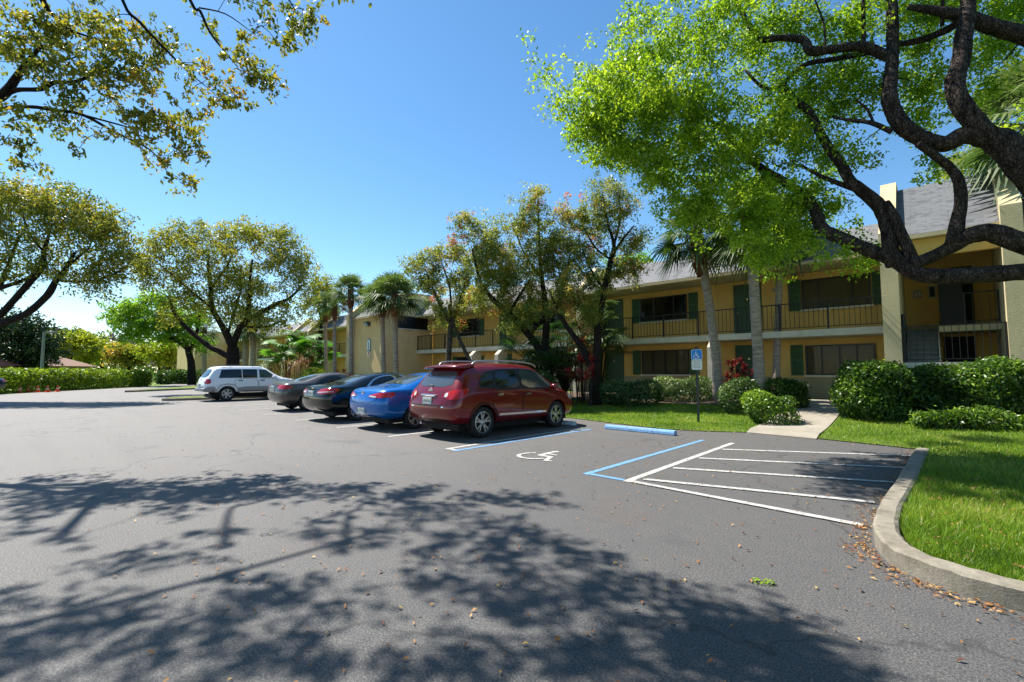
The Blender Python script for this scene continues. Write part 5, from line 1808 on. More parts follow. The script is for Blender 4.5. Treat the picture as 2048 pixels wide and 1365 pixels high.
crown_tree('shade_tree', 'spreading tree with bare arching limbs, cut by the left edge above the hedge', 24,
    [(-150, 743, 34), (-140, 715, 28), (-110, 690, 24)],
    [[(-110, 690, 20), (-40, 665, 17), (0, 648, 15), (52, 628, 14), (94, 592, 13), (113, 560, 11), (130, 540, 9), (150, 505, 6)], [(-110, 690, 18), (-40, 650, 15), (0, 630, 13), (30, 598, 12), (62, 562, 12), (84, 535, 11), (88, 505, 8), (98, 470, 5)], [(-110, 690, 14), (-50, 600, 12), (0, 577, 10), (42, 563, 7), (72, 545, 6)],
     [(120, 562, 5), (180, 563, 5), (225, 550, 4), (252, 534, 3)], [(113, 560, 6), (140, 530, 5), (180, 495, 4)], [(0, 577, 7), (20, 520, 6), (40, 470, 4)], [(-80, 640, 12), (-60, 520, 9), (-30, 450, 6)], [(88, 505, 5), (60, 470, 4), (45, 430, 3)]],
    [(30, 395, 70, 28, 34), (100, 410, 80, 36, 36), (170, 425, 60, 34, 26), (30, 450, 60, 45, 22), (115, 460, 80, 45, 30), (200, 455, 50, 36, 20), (235, 470, 32, 28, 12), (60, 505, 60, 35, 12), (175, 500, 60, 30, 14), (240, 510, 28, 35, 9), (110, 530, 50, 20, 5), (220, 545, 45, 24, 14), (150, 545, 50, 22, 10), (60, 545, 40, 20, 6), (255, 500, 22, 30, 8), (0, 520, 30, 30, 10), (15, 560, 26, 18, 5), (165, 575, 40, 20, 4), (210, 580, 40, 14, 3), (-60, 430, 70, 70, 24), (-30, 380, 50, 25, 12), (-130, 480, 60, 70, 14)],
    M['dark_bark'], M['olive_leaf'], 78, .42, .165, twig=.013, tint=.5, tv=.2, aspect=.5)
crown_tree('shade_tree', 'broad round olive tree with forking grey limbs behind the white car', 31,
    [(467, 743, 26), (466, 715, 23), (466, 695, 22)],
    [[(462, 717, 12), (440, 704, 11), (419, 694, 10), (380, 662, 9), (352, 632, 6), (340, 600, 4)], [(466, 695, 18), (445, 653, 13), (425, 617, 11), (420, 565, 8), (415, 520, 5)], [(467, 690, 15), (480, 655, 12), (493, 643, 12), (499, 600, 9), (500, 560, 6), (505, 520, 4)], [(493, 643, 12), (505, 635, 11), (548, 611, 9), (580, 596, 6), (605, 570, 4)], [(425, 617, 6), (390, 590, 5), (350, 555, 4), (320, 530, 3)], [(455, 670, 6), (470, 620, 6), (485, 570, 4)], [(495, 655, 5), (540, 652, 5), (565, 640, 3)], [(420, 580, 5), (450, 540, 4), (470, 500, 3)]],
    [(370, 470, 50, 26, 24), (440, 468, 50, 24, 20), (505, 478, 50, 26, 22), (560, 480, 45, 28, 20), (320, 495, 45, 34, 22), (400, 510, 70, 34, 30), (480, 520, 70, 34, 28), (560, 520, 50, 36, 22), (290, 530, 34, 26, 14), (350, 545, 50, 28, 18), (600, 520, 26, 32, 11), (440, 560, 70, 26, 26), (520, 570, 60, 28, 26), (590, 560, 36, 30, 18), (380, 615, 34, 18, 10), (455, 635, 50, 24, 12), (510, 640, 50, 22, 12), (560, 640, 40, 20, 10), (330, 630, 24, 16, 6), (425, 600, 50, 20, 12), (545, 440 + 25, 30, 14, 6), (470, 452, 20, 8, 3), (300, 565, 32, 18, 9), (390, 590, 40, 22, 8), (560, 605, 45, 20, 9), (480, 605, 40, 24, 8), (620, 590, 24, 30, 6), (340, 590, 26, 18, 6), (530, 640, 40, 12, 5), (600, 625, 30, 14, 5), (405, 460, 12, 8, 2)],
    M['dark_bark'], M['mid_leaf'], 80, .44, .175, twig=.014, tint=.52, aspect=.5)
crown_tree('bright_tree', 'bright green layered tree between the round olive tree and the hedge', 48,
    [(385, 743, 16), (382, 725, 13), (376, 700, 11)], [[(376, 700, 9), (350, 680, 6), (320, 672, 4)], [(378, 700, 9), (360, 665, 6), (330, 640, 4)], [(380, 705, 8), (395, 660, 6), (400, 620, 4)]],
    [(235, 622, 26, 9, 9), (270, 618, 36, 12, 14), (320, 605, 40, 16, 20), (250, 642, 36, 10, 12), (300, 645, 46, 18, 22), (280, 668, 40, 12, 14), (350, 640, 44, 30, 24), (330, 672, 40, 14, 14), (390, 630, 30, 30, 12), (370, 670, 26, 16, 8), (215, 640, 10, 4, 2), (400, 690, 20, 20, 6)],
    M['dark_bark'], M['bright_leaf'], 110, .55, .27, tint=.55, aspect=.5, twig=.03)
crown_tree('shade_tree', 'thin olive tree top rising behind the short pair of palms', 42, [(640, 743, 12), (640, 690, 10), (642, 640, 7)], [[(642, 640, 5), (632, 590, 3)], [(642, 640, 5), (655, 580, 3)]],
    [(640, 565, 20, 24, 14), (628, 600, 22, 24, 12), (655, 600, 24, 26, 12), (640, 640, 26, 20, 8)], M['dark_bark'], M['mid_leaf'], 80, .5, .22, tint=.45, aspect=.5)
FT = 'trees beyond the hedge'
far = [('dense dark evergreen tree beyond the left end of the hedge, beside the red roof', 64, (45, 12), [(10, 665, 45, 30, 30), (60, 660, 45, 30, 32), (85, 690, 26, 22, 14), (30, 700, 45, 18, 18), (0, 640, 40, 16, 14), (60, 720, 26, 12, 12), (20, 725, 30, 12, 12), (95, 712, 20, 14, 10)], 'deep_leaf', .6, .8),
       ('yellow green tree just right of the lamp post beyond the hedge', 80, (140, 7), [(135, 688, 30, 16, 24), (165, 685, 28, 15, 22), (185, 700, 20, 10, 10), (130, 706, 22, 10, 10)], 'lime_leaf', .55, .9),
       ('flat topped lime green tree beyond the middle of the hedge', 84, (205, 6), [(200, 705, 26, 11, 18), (228, 704, 22, 9, 14), (180, 715, 20, 8, 8)], 'lime_leaf', .6, .9),
       ('golden olive tree behind the orange diamond sign', 76, (258, 7), [(250, 704, 26, 11, 18), (282, 708, 22, 11, 14), (235, 718, 20, 8, 8), (270, 722, 22, 8, 8)], 'olive_leaf', .5, .8),
       ('pale bare grey tree standing far behind the lime trees', 130, (230, 5), [(230, 686, 28, 12, 22), (210, 692, 16, 8, 8), (255, 694, 16, 8, 8)], 'grey_leaf', .5, 1.0),
       ('fresh green tree at the right end of the hedge under the layered tree', 70, (320, 7), [(310, 702, 26, 14, 18), (340, 700, 24, 14, 16), (330, 718, 26, 8, 8)], 'lime_leaf', .55, .8),
       ('brownish thin tree behind the gap between the two hedges', 74, (345, 6), [(338, 722, 24, 12, 14), (362, 722, 16, 12, 8)], 'grey_leaf', .6, .7),
       ('dark green tree top rising behind the yellow green tree by the lamp post', 115, (125, 6), [(115, 672, 24, 10, 14), (150, 676, 22, 9, 12), (185, 684, 16, 8, 8)], 'hedge_leaf', .45, 1.0)]
for lab, dist, (tx, tw), blobs, lf, ti, rad in far:
    crown_tree('distant_tree', lab, dist, [(tx, 743, tw), (tx, 725, tw * .8), (tx + 2, 708, tw * .6)], [[(tx, 722, tw * .5), (tx - 14, 706, 2)], [(tx, 718, tw * .5), (tx + 16, 702, 2)]], blobs, M['dark_bark'], M[lf], 90, rad, dist * .0062, group=FT, tint=ti, twig=.03, aspect=.6)

# far belt of mixed woodland closing the view: nobody could count it
def belt(name, x0, x1, y, h0, h1, n, mat, size, rot=0.0, cx=0, cy=0, thick=8):
    xs = RNG.uniform(x0, x1, n)
    hh = h0 + (h1 - h0) * (0.5 + 0.5 * np.sin(xs * .21) * np.cos(xs * .083 + 1))
    z = RNG.uniform(0, 1, n) ** .8 * hh
    C = np.stack([xs, y + RNG.normal(0, thick, n), z], 1)
    a = rot
    C2 = np.stack([cx + C[:, 0] * math.cos(a) - C[:, 1] * math.sin(a), cy + C[:, 0] * math.sin(a) + C[:, 1] * math.cos(a), C[:, 2]], 1)
    o = quads_obj(name, leaf_quads(C2, size, .6), .4 + .25 * np.sin(xs * .31) + RNG.normal(0, .15, n), mat)
    return tag(o, kind='stuff')


belt('far_woodland', -110, 130, 150, 5, 8, 16000, M['hedge_leaf'], 1.0, YAW + .30)
belt('far_woodland', -60, 70, 60, 4, 7, 9000, M['mid_leaf'], .45, 0, -20, 0, 3)

# ---- trees with red new leaves in front of the balcony
RG = 'trees with reddish new leaves in front of the building'
crown_tree('flowering_tree', 'small reddish tree on a straight grey stem right of the ochre block', 22,
    [(896, 760, 13), (898, 700, 11), (902, 650, 10)], [[(950, 742, 7), (925, 692, 7), (906, 645, 6), (898, 610, 4)], [(902, 650, 8), (880, 610, 5), (862, 570, 3)], [(902, 650, 8), (920, 600, 5), (935, 550, 3)], [(902, 640, 6), (900, 580, 4), (885, 530, 3)]],
    [(860, 535, 40, 34, 16), (895, 575, 60, 36, 26), (885, 515, 40, 22, 12), (935, 535, 42, 42, 18), (845, 572, 26, 22, 9), (925, 615, 36, 22, 10), (880, 620, 30, 18, 8), (830, 530, 22, 16, 8), (910, 500, 30, 18, 8), (945, 580, 36, 32, 14), (900, 645, 40, 16, 8), (970, 610, 26, 26, 8)],
    M['grey_bark'], M['red_tip_leaf'], 130, .26, .105, twig=.008, tint=.44, tv=.22, group=RG, aspect=.5)
crown_tree('flowering_tree', 'tall open tree with leaning dark trunk and reddish tips behind the red car', 18.5,
    [(1100, 785, 26), (1096, 740, 20), (1090, 690, 18)],
    [[(1092, 720, 17), (1060, 672, 15), (1018, 628, 13), (985, 598, 9), (960, 560, 6), (945, 500, 4)], [(1090, 690, 16), (1093, 640, 14), (1088, 590, 12), (1082, 540, 8), (1078, 470, 5), (1076, 400, 3)], [(1093, 650, 10), (1118, 605, 8), (1130, 560, 5), (1140, 510, 3)], [(1018, 628, 7), (1040, 590, 6), (1060, 560, 4)], [(1085, 560, 6), (1050, 510, 4), (1030, 460, 3)], [(1060, 672, 6), (1090, 630, 5)]],
    [(948, 455, 32, 28, 13), (985, 490, 50, 40, 24), (1025, 455, 34, 34, 14), (1062, 425, 36, 34, 16), (1085, 485, 52, 50, 28), (1040, 535, 52, 42, 24), (985, 555, 46, 32, 18), (1082, 385, 14, 16, 4), (1120, 545, 40, 40, 16), (960, 520, 30, 26, 10), (1060, 585, 40, 22, 10), (925, 440, 18, 14, 6), (1010, 600, 40, 26, 14), (1060, 620, 44, 26, 14), (1130, 590, 36, 30, 12), (1000, 520, 50, 36, 18), (1110, 500, 44, 40, 22), (960, 585, 34, 24, 12), (1040, 650, 40, 22, 10), (1000, 560, 50, 34, 16), (1060, 550, 50, 36, 16)],
    M['dark_bark'], M['red_tip_leaf'], 140, .24, .092, twig=.007, tint=.44, tv=.22, group=RG, aspect=.5)
crown_tree('flowering_tree', 'slender tree with black forked trunk and reddish tips on the lawn edge', 17.5,
    [(1190, 800, 30), (1190, 765, 22), (1193, 725, 18)],
    [[(1193, 730, 18), (1197, 655, 15), (1208, 585, 13), (1222, 520, 11), (1228, 490, 8), (1215, 445, 5), (1205, 390, 3)], [(1188, 745, 15), (1165, 697, 13), (1135, 655, 10), (1112, 615, 7), (1100, 580, 4)], [(1224, 512, 7), (1245, 480, 5), (1268, 452, 3)], [(1228, 490, 6), (1240, 440, 4), (1238, 390, 3)], [(1208, 580, 5), (1185, 545, 4), (1165, 500, 3)], [(1222, 520, 5), (1190, 495, 4), (1165, 450, 3)]],
    [(1160, 440, 36, 40, 17), (1200, 395, 34, 34, 15), (1242, 420, 42, 46, 20), (1268, 475, 28, 34, 10), (1180, 515, 42, 40, 15), (1225, 375, 22, 18, 6), (1140, 560, 40, 30, 10), (1130, 430, 24, 30, 8), (1250, 500, 26, 20, 5), (1200, 460, 40, 34, 18), (1120, 600, 34, 26, 10), (1165, 600, 40, 30, 14), (1230, 545, 40, 30, 12), (1205, 570, 36, 26, 14), (1180, 640, 34, 24, 12), (1265, 535, 36, 30, 12), (1150, 500, 40, 40, 14)],
    M['dark_bark'], M['red_tip_leaf'], 135, .225, .088, twig=.007, tint=.44, tv=.22, group=RG, aspect=.5)

# ---- trees behind the roofs
crown_tree('roof_line_tree', 'yellow green tree top behind the stair tower roof', 27, [(1960, 743, 16), (1955, 500, 12), (1950, 400, 8)], [], [(1935, 335, 60, 26, 26), (1985, 310, 36, 26, 16), (1890, 350, 26, 10, 6), (2030, 380, 40, 60, 20)], M['dark_bark'], M['lime_leaf'], 60, .35, .17, tint=.5, twig=.02)
crown_tree('roof_line_tree', 'green tree top showing over the ridge left of the tall palm', 34, [(1270, 743, 12), (1270, 600, 9), (1268, 540, 6)], [], [(1262, 517, 28, 9, 12), (1290, 520, 20, 8, 8), (1225, 530, 20, 8, 6)], M['dark_bark'], M['bright_leaf'], 50, .4, .2, tint=.4, twig=.02)

# ---- palms


def frond_quads(tip_dir, petiole, fan, n, base, width, droop, out, tint, spread=R(115), tv=.1):
    """one fan leaf: leaflets radiating from the end of a stalk"""
    d = Vector(tip_dir).normalized()
    side = d.cross(Vector((0, 0, 1)))
    side = side.normalized() if side.length > .05 else Vector((1, 0, 0))
    nrm = side.cross(d).normalized()
    roll = random.uniform(-.5, .5)
    side, nrm = side * math.cos(roll) + nrm * math.sin(roll), nrm * math.cos(roll) - side * math.sin(roll)
    hub = Vector(base) + d * petiole + Vector((0, 0, -droop * petiole * .25))
    for i in range(n):
        a = -spread + 2 * spread * i / (n - 1)
        L = fan * (0.62 + 0.38 * math.cos(a * .75)) * random.uniform(.9, 1.08)
        dr = (d * math.cos(a) + side * math.sin(a) + nrm * 0.12 * abs(math.sin(a)))
        m_ = hub + dr * L * .55 + Vector((0, 0, -droop * L * .10))
        e = hub + dr * L * .92 + Vector((0, 0, -droop * L * random.uniform(.28, .5)))
        sv = dr.cross(nrm)
        sv = sv.normalized() if sv.length > .01 else side
        w = width * L
        t_ = tint + random.gauss(0, tv)
        out[0].append([hub - sv * w * .25, hub + sv * w * .25, m_ + sv * w * .5, m_ - sv * w * .5])
        out[0].append([m_ - sv * w * .5, m_ + sv * w * .5, e + sv * w * .06, e - sv * w * .06])
        out[1].extend((t_, t_ + .05))
    return hub


def palm(name, label, base, top, crown, tr, nf, mat, group=None, boots=1.0, low=-0.9, width=.075, nl=24, droop=1.0, bend=0.0, tint=.5, boot_r=1.5, dead=3):
    root = thing(name, label, 'palm', base, 0, group)
    base, top = Vector(base), Vector(top)
    mb = MB()
    k = 14
    pts, rr = [], []
    for i in range(k + 1):
        s = i / k
        p = base.lerp(top, s) + Vector((bend * math.sin(math.pi * s), 0, 0))
        pts.append(p); rr.append(tr * (1.22 - .22 * min(1, s * 6)) * (1 - .12 * s) * random.uniform(.96, 1.05))
    mb.tube(pts, rr, 10, wob=.04)
    t_ = mb.obj('trunk', M['palm_bark'], root, smooth=True); set_base(t_, base)
    axis = (top - base).normalized()
    if boots > 0:
        mb = MB()
        p0 = top - axis * boots
        mb.tube([p0, p0 + axis * boots * .3, top], [tr * .95, tr * boot_r, tr * boot_r * .9], 10, wob=.12)
        for i in range(46):
            s = random.random(); a = random.uniform(0, 2 * math.pi)
            q = p0 + axis * boots * s
            o_ = Vector((math.cos(a), math.sin(a), 0))
            mb.tube([q + o_ * tr * .8, q + o_ * tr * (boot_r + .25) + axis * .16], [.035, .012], 4)
        b_ = mb.obj('leaf_bases', M['palm_boot'], root); set_base(b_, base)
    out = ([], [])
    st = MB()
    for i in range(nf):
        az = i * 2.39996 + random.uniform(-.2, .2)
        el = low + (1.45 - low) * (1 - ((i + .5) / nf) ** .9) + random.uniform(-.12, .12)
        d = Vector((math.cos(az) * math.cos(el), math.sin(az) * math.cos(el), math.sin(el)))
        hub = frond_quads(d, crown * .48, crown * .62, nl, top, width, droop * (1.2 - .5 * max(0, math.sin(el))), out, tint + .22 * math.sin(el))
        st.tube([top, top.lerp(hub, .5) + Vector((0, 0, .03)), hub], [.022, .016, .008], 4, cap=False)
    o_ = st.obj('frond_stalks', mat, root); set_base(o_, base)
    quads_obj('crown', np.array([[tuple(p) for p in q] for q in out[0]]), np.array(out[1]), mat, root, tuple(base))
    if dead:
        out = ([], [])
        for i in range(dead):
            az = random.uniform(0, 6.28)
            frond_quads(Vector((math.cos(az) * .5, math.sin(az) * .5, -.85)), crown * .4, crown * .5, 16, top, width * .7, 1.2, out, .5)
        quads_obj('dry_fronds', np.array([[tuple(p) for p in q] for q in out[0]]), np.array(out[1]), M['dry_leaf'], root, tuple(base))
    return root


def at_y(px, py, y):
    a, b_, c, f = ray(px, py)
    k = y / b_
    return Vector((a * k, y, CAMH + c * k))


def dist_of(p):
    return p.x * FWD[0] + p.y * FWD[1]


PG = 'sabal palms in front of the building'
b0 = G(1437, 800); d0 = dist_of(b0)
palm('sabal_palm', 'tall palm with rough brown collar standing right of the parking sign', b0, D(1391, 462, d0), 1.65, .16, 34, M['palm_leaf'], PG, 1.7, bend=.14, boot_r=1.6, low=-.75)
b0 = G(1522, 806); d0 = dist_of(b0)
palm('sabal_palm', 'pale straight palm trunk just left of its thinner twin, crown lost in oak leaves', b0, D(1500, 440, d0), 1.7, .165, 30, M['palm_leaf'], PG, .8)
b0 = D(1549, 743, 16.9); b0.z = lawn_z(b0.x, b0.y); d0 = 16.9
palm('sabal_palm', 'thinner darker palm trunk right behind its pale twin, near the balcony window', b0, D(1562, 455, d0), 1.7, .125, 28, M['palm_leaf'], PG, .8)
for (bx, tx, ty, y, cr, tr_, nf, lab) in [(654, 650, 612, 15.2, 1.3, .125, 26, 'shorter left palm of the pair beside the green fan palm'), (671, 669, 606, 14.6, 1.25, .125, 26, 'right palm of the short pair beside the green fan palm'), (704, 701, 580, 14.4, 1.45, .14, 30, 'straight palm overlapping the left corner of the ochre block'), (769, 764, 594, 14.5, 1.6, .14, 34, 'palm with yellowing fan leaves in front of the arched plaque wall'), (794, 789, 590, 14.2, 1.8, .15, 38, 'bushiest palm of the row, before the dark louvre band')]:
    b0 = at_y(bx, 745, y); b0.z = lawn_z(b0.x, y); d0 = dist_of(b0)
    palm('sabal_palm', lab, b0, D(tx, ty, d0), cr, tr_, nf, M['palm_leaf'], PG, 1.25, nl=20, low=-.45, tint=.55, dead=2, boot_r=1.4)
for (bx, tx, ty, lab) in [(492, 491, 640, 'grey palm trunk directly right of the olive tree trunk'), (507, 506, 650, 'second grey palm trunk right of the olive tree trunk, darker'), (410, 407, 655, 'pale green palm left of the olive tree trunk by the end block')]:
    b0 = at_y(bx, 742, 15.0); b0.z = lawn_z(b0.x, 15.0); d0 = dist_of(b0)
    palm('sabal_palm', lab, b0, D(tx, ty, d0), 2.1, .26, 26, M['palm_leaf'], PG, .9, nl=16, tint=.65)
b0 = D(2085, 743, 12.5); b0.z = .3
palm('sabal_palm', 'palm fronds reaching in at the right edge behind the oak limbs', b0, D(2085, 215, 12.5), 2.2, .2, 34, M['palm_leaf'], PG, 1.0, tint=.6)


def fan_palm(label, base, h, spread_, n, fan, mat, width=.17, nl=18, tint=.5, low=-.3, trunk=None, group=None, droop=.7, name='fan_palm'):
    root = thing(name, label, 'palm', base, 0, group)
    base = Vector(base)
    out = ([], [])
    st = MB()
    for i in range(n):
        az = i * 2.39996 + random.uniform(-.3, .3)
        s = random.uniform(.25, 1.0)
        c = base + Vector((math.cos(az) * spread_ * s, math.sin(az) * spread_ * s, h * random.uniform(.45, 1.0) * (1 - .25 * s)))
        el = low + random.uniform(0, .9)
        d = Vector((math.cos(az) * math.cos(el), math.sin(az) * math.cos(el), math.sin(el)))
        frond_quads(d, .02, fan * random.uniform(.8, 1.15), nl, c, width, droop, out, tint + random.gauss(0, .15), R(140))
        st.tube([base + Vector((0, 0, .1)), base.lerp(c, .6) + Vector((0, 0, h * .18)), c], [.02, .014, .008], 4, cap=False)
    if trunk:
        st.tube([base, base + Vector((0, 0, trunk))], [.16, .14], 8, wob=.1)
    o_ = st.obj('stems', M['palm_boot'] if trunk else mat, root); set_base(o_, base)
    quads_obj('fronds', np.array([[tuple(p) for p in q] for q in out[0]]), np.array(out[1]), mat, root, tuple(base))
    return root


b0 = at_y(575, 745, 14.6); b0.z = lawn_z(b0.x, 14.6)
fan_palm('glossy green fan palm with wide round leaves before the far wing', b0, 4.9, 1.6, 38, 1.0, M['fan_leaf'], trunk=1.2)
b0 = at_y(622, 745, 15.2); b0.z = lawn_z(b0.x, 15.2)
fan_palm('taller glossy fan palm on a dark trunk left of the short palm pair', b0, 5.2, 1.25, 28, 1.0, M['fan_leaf'], trunk=2.4)
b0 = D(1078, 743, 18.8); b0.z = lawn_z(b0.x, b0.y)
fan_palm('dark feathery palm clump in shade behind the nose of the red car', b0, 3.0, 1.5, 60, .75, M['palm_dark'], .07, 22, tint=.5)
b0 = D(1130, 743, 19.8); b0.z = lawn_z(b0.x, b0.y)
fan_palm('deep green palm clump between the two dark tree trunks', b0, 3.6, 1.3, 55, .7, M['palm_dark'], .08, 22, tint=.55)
b0 = D(1200, 743, 20.2); b0.z = lawn_z(b0.x, b0.y)
fan_palm('green palm clump behind the slender black trunk with shining fronds', b0, 4.6, 1.0, 42, .8, M['palm_leaf'], .08, 22, tint=.5)

# strap-leaved plants


def rosette(label, base, h, spread_, stalks, nl, L, w, mat, name='plant', cat='plant', droop=.4, tint=.5, stem=True, group=None, tv=.2):
    root = thing(name, label, cat, base, 0, group)
    base = Vector(base)
    Q, T_ = [], []
    st = MB()
    for i in range(stalks):
        a = random.uniform(0, 6.28); s = spread_ * math.sqrt(random.random())
        c = base + Vector((math.cos(a) * s, math.sin(a) * s, h * random.uniform(.45, 1.0)))
        st.tube([base + Vector((math.cos(a) * s * .4, math.sin(a) * s * .4, 0)), c], [.018, .012], 5, cap=False)
        ti = tint + random.gauss(0, tv)
        for k in range(nl):
            az = random.uniform(0, 6.28); el = random.uniform(-.3, 1.3)
            d = Vector((math.cos(az) * math.cos(el), math.sin(az) * math.cos(el), math.sin(el)))
            sd = d.cross(Vector((0, 0, 1)))
            sd = (sd.normalized() if sd.length > .05 else Vector((1, 0, 0))) * w / 2
            l = L * random.uniform(.7, 1.15)
            m_ = c + d * l * .5 + Vector((0, 0, .04 * l)); e = c + d * l + Vector((0, 0, -droop * l * .5))
            Q.append([c - sd * .4, c + sd * .4, m_ + sd, m_ - sd]); Q.append([m_ - sd, m_ + sd, e + sd * .08, e - sd * .08])
            t_ = ti + random.gauss(0, .1)
            T_ += [t_, t_]
    o_ = st.obj('stems', M['grey_bark'], root); set_base(o_, base)
    quads_obj('leaves', np.array([[tuple(p) for p in q] for q in Q]), np.array(T_), mat, root, tuple(base))
    return root


def grounded(px, dist):
    p = D(px, 743, dist); p.z = lawn_z(p.x, p.y)
    return p


p = at_y(553, 745, 13.6); p.z = lawn_z(p.x, 13.6)
rosette('withered brown frond clump directly above the grey sedan roof, left of its twin', p, 1.9, .9, 14, 12, .75, .05, M['dry_leaf'], 'dry_palm', 'palm', .9)
p = at_y(597, 745, 13.6); p.z = lawn_z(p.x, 13.6)
rosette('withered brown frond clump taller and right of its twin under the fan palms', p, 2.4, .75, 14, 12, .8, .05, M['dry_leaf'], 'dry_palm', 'palm', .9)
p = at_y(687, 748, 13.4); p.z = lawn_z(p.x, 13.4)
rosette('vivid red croton shrub peeping over the black sedan roof', p, 1.35, .55, 16, 12, .34, .10, M['croton'], 'croton_shrub', 'shrub', tint=.75)
p = grounded(911, 16.2)
rosette('orange leaved croton shrub peeping over the red car roof', p, 1.55, .42, 14, 12, .26, .08, M['croton_orange'], 'croton_shrub', 'shrub', tint=.6)
p = G(1482, 800)
rosette('dark red croton shrub beneath the green ground floor door', p, 1.35, .50, 22, 12, .28, .10, M['croton'], 'croton_shrub', 'shrub', tint=.3)
for px, dd, h, lab in [(1166, 18.0, 2.5, 'tallest red cordyline against the slender black trunk'), (1148, 17.6, 1.75, 'left low red cordyline between the dark trunks'), (1180, 17.2, 1.70, 'right low red cordyline at the foot of the black trunk')]:
    rosette(lab, grounded(px, dd), h, .22, 5, 14, .42, .075, M['cordyline'], 'cordyline', 'plant', tint=.65, group='red cordylines among the trunks')
for px, py, dd, lab in [(1160, 670, 18.6, 'dried brown palm spray fanned out left of the slender trunk')]:
    rosette(lab, grounded(px, dd), 3.6, .55, 9, 14, .6, .035, M['dry_leaf'], 'dry_palm', 'palm', .6)


# ---- clipped hedges and shrubs
def bush(label, c, dims, rz, n, size, mat, name='hedge', cat='hedge', power=3.0, rough=.12, tint=.5, group=None, inner=.35, aspect=.55):
    """leafy mass filling a rounded block: c = centre of its foot"""
    root = thing(name, label, cat, c, rz, group)
    lx, ly, h = dims
    d = unit(RNG.normal(size=(n, 3)))
    d[:, 2] = np.where(d[:, 2] < -.8, -d[:, 2], d[:, 2])
    k = (np.abs(d[:, 0]) ** power + np.abs(d[:, 1]) ** power + np.abs(d[:, 2]) ** power) ** (-1 / power)
    s = np.where(RNG.random(n) < inner, RNG.uniform(.3, .95, n), RNG.normal(1.0, .05, n))
    P = d * (k * s)[:, None]
    P = P * np.array([lx / 2, ly / 2, h / 2]) + np.array([0, 0, h / 2])
    lump = rough * (np.sin(P[:, 0] * 5.1 + c[0]) * np.cos(P[:, 1] * 4.3) + np.sin(P[:, 2] * 6 + P[:, 0] * 3))
    P += d * lump[:, None] * .5 + RNG.normal(0, size * .35, size=P.shape)
    P[:, 2] = np.maximum(P[:, 2] * 1.06 - .06 * h, size * .2)
    up = unit(d * 1.0 + np.array([0, 0, .6]))
    V = leaf_quads(P, size, aspect, normal=up, nspread=1.1)
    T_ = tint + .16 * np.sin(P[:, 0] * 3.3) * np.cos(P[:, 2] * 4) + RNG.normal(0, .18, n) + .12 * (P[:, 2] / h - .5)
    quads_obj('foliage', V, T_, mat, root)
    mb = MB()
    for i in range(max(3, int(lx * 2.5))):
        x, y = random.uniform(-.38, .38) * lx, random.uniform(-.3, .3) * ly
        mb.tube([(x, y, -.05), (x + random.uniform(-.1, .1), y, h * .45), (x + random.uniform(-.25, .25), y + random.uniform(-.1, .1), h * .85)], [.022, .016, .008], 5)
    mb.obj('stems', M['dark_bark'], root)
    return root


def bush_px(x0, x1, yt, yb, depth, label, n, size, mat, **kw):
    c = G((x0 + x1) / 2, yb)
    d_ = dist_of(c) + depth * .5 + .2 * (x1 - x0) * dist_of(c) / FPX
    k = d_ / FPX
    p = D((x0 + x1) / 2, 743, d_)
    p.z = lawn_z(p.x, p.y)
    h = (743 - yt) * k + CAMH - p.z
    return bush(label, p, ((x1 - x0) * k, depth, h), kw.pop('rz', YAW * .55), n, size, mat, **kw)


HG = 'shrubs along the foot of the building'
bush_px(1200, 1318, 764, 801, 1.0, 'dark glossy shrub row nearest the slender black trunk', 5200, .085, M['shrub_leaf'], group=HG, tint=.35)
bush_px(1305, 1428, 757, 800, 1.1, 'pale variegated shrub row behind the parking sign post', 6200, .08, M['shrub_leaf'], group=HG, tint=.68)
bush_px(1442, 1518, 762, 812, .9, 'rounded shrub between the sign-side palm and the pale palm trunk', 4200, .08, M['shrub_leaf'], group=HG, tint=.5)
bush_px(1502, 1586, 786, 822, .8, 'low bright green shrub in front of the twin palm trunks', 4800, .07, M['hedge_leaf'], group=HG, tint=.62, rough=.3, power=4.5)
bush_px(1532, 1608, 760, 810, .8, 'darker shrub behind the low one, left of the walkway', 4600, .08, M['hedge_leaf'], group=HG, tint=.42)
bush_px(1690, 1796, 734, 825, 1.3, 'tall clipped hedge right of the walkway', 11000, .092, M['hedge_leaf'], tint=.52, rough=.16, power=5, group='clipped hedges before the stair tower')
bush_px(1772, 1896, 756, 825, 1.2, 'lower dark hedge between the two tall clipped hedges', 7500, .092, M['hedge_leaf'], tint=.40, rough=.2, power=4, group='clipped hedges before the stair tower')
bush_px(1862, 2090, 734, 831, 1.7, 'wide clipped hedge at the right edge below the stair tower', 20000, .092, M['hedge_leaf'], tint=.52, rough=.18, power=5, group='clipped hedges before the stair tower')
bush_px(1850, 2048, 826, 838, .45, 'loose ground cover at the foot of the wide right hedge', 3200, .12, M['hedge_leaf'], tint=.62, rough=.1, name='ground_cover', cat='plant', aspect=.3)
for (x0, x1, yt, yb, lab, ti) in [(860, 960, 752, 800, 'low shrubs hidden behind the red car roof', .4), (1050, 1110, 752, 802, 'dark shrub behind the nose of the red car', .3), (680, 800, 752, 790, 'low shrub row behind the black and blue sedans', .4)]:
    bush_px(x0, x1, yt, yb, 1.2, lab, 3500, .11, M['shrub_leaf'], group=HG, tint=ti)
bush_px(600, 660, 740, 775, 1.2, 'yellowish low shrub beneath the fan palms behind the grey sedan', 2600, .12, M['lime_hedge'], group=HG, tint=.6)

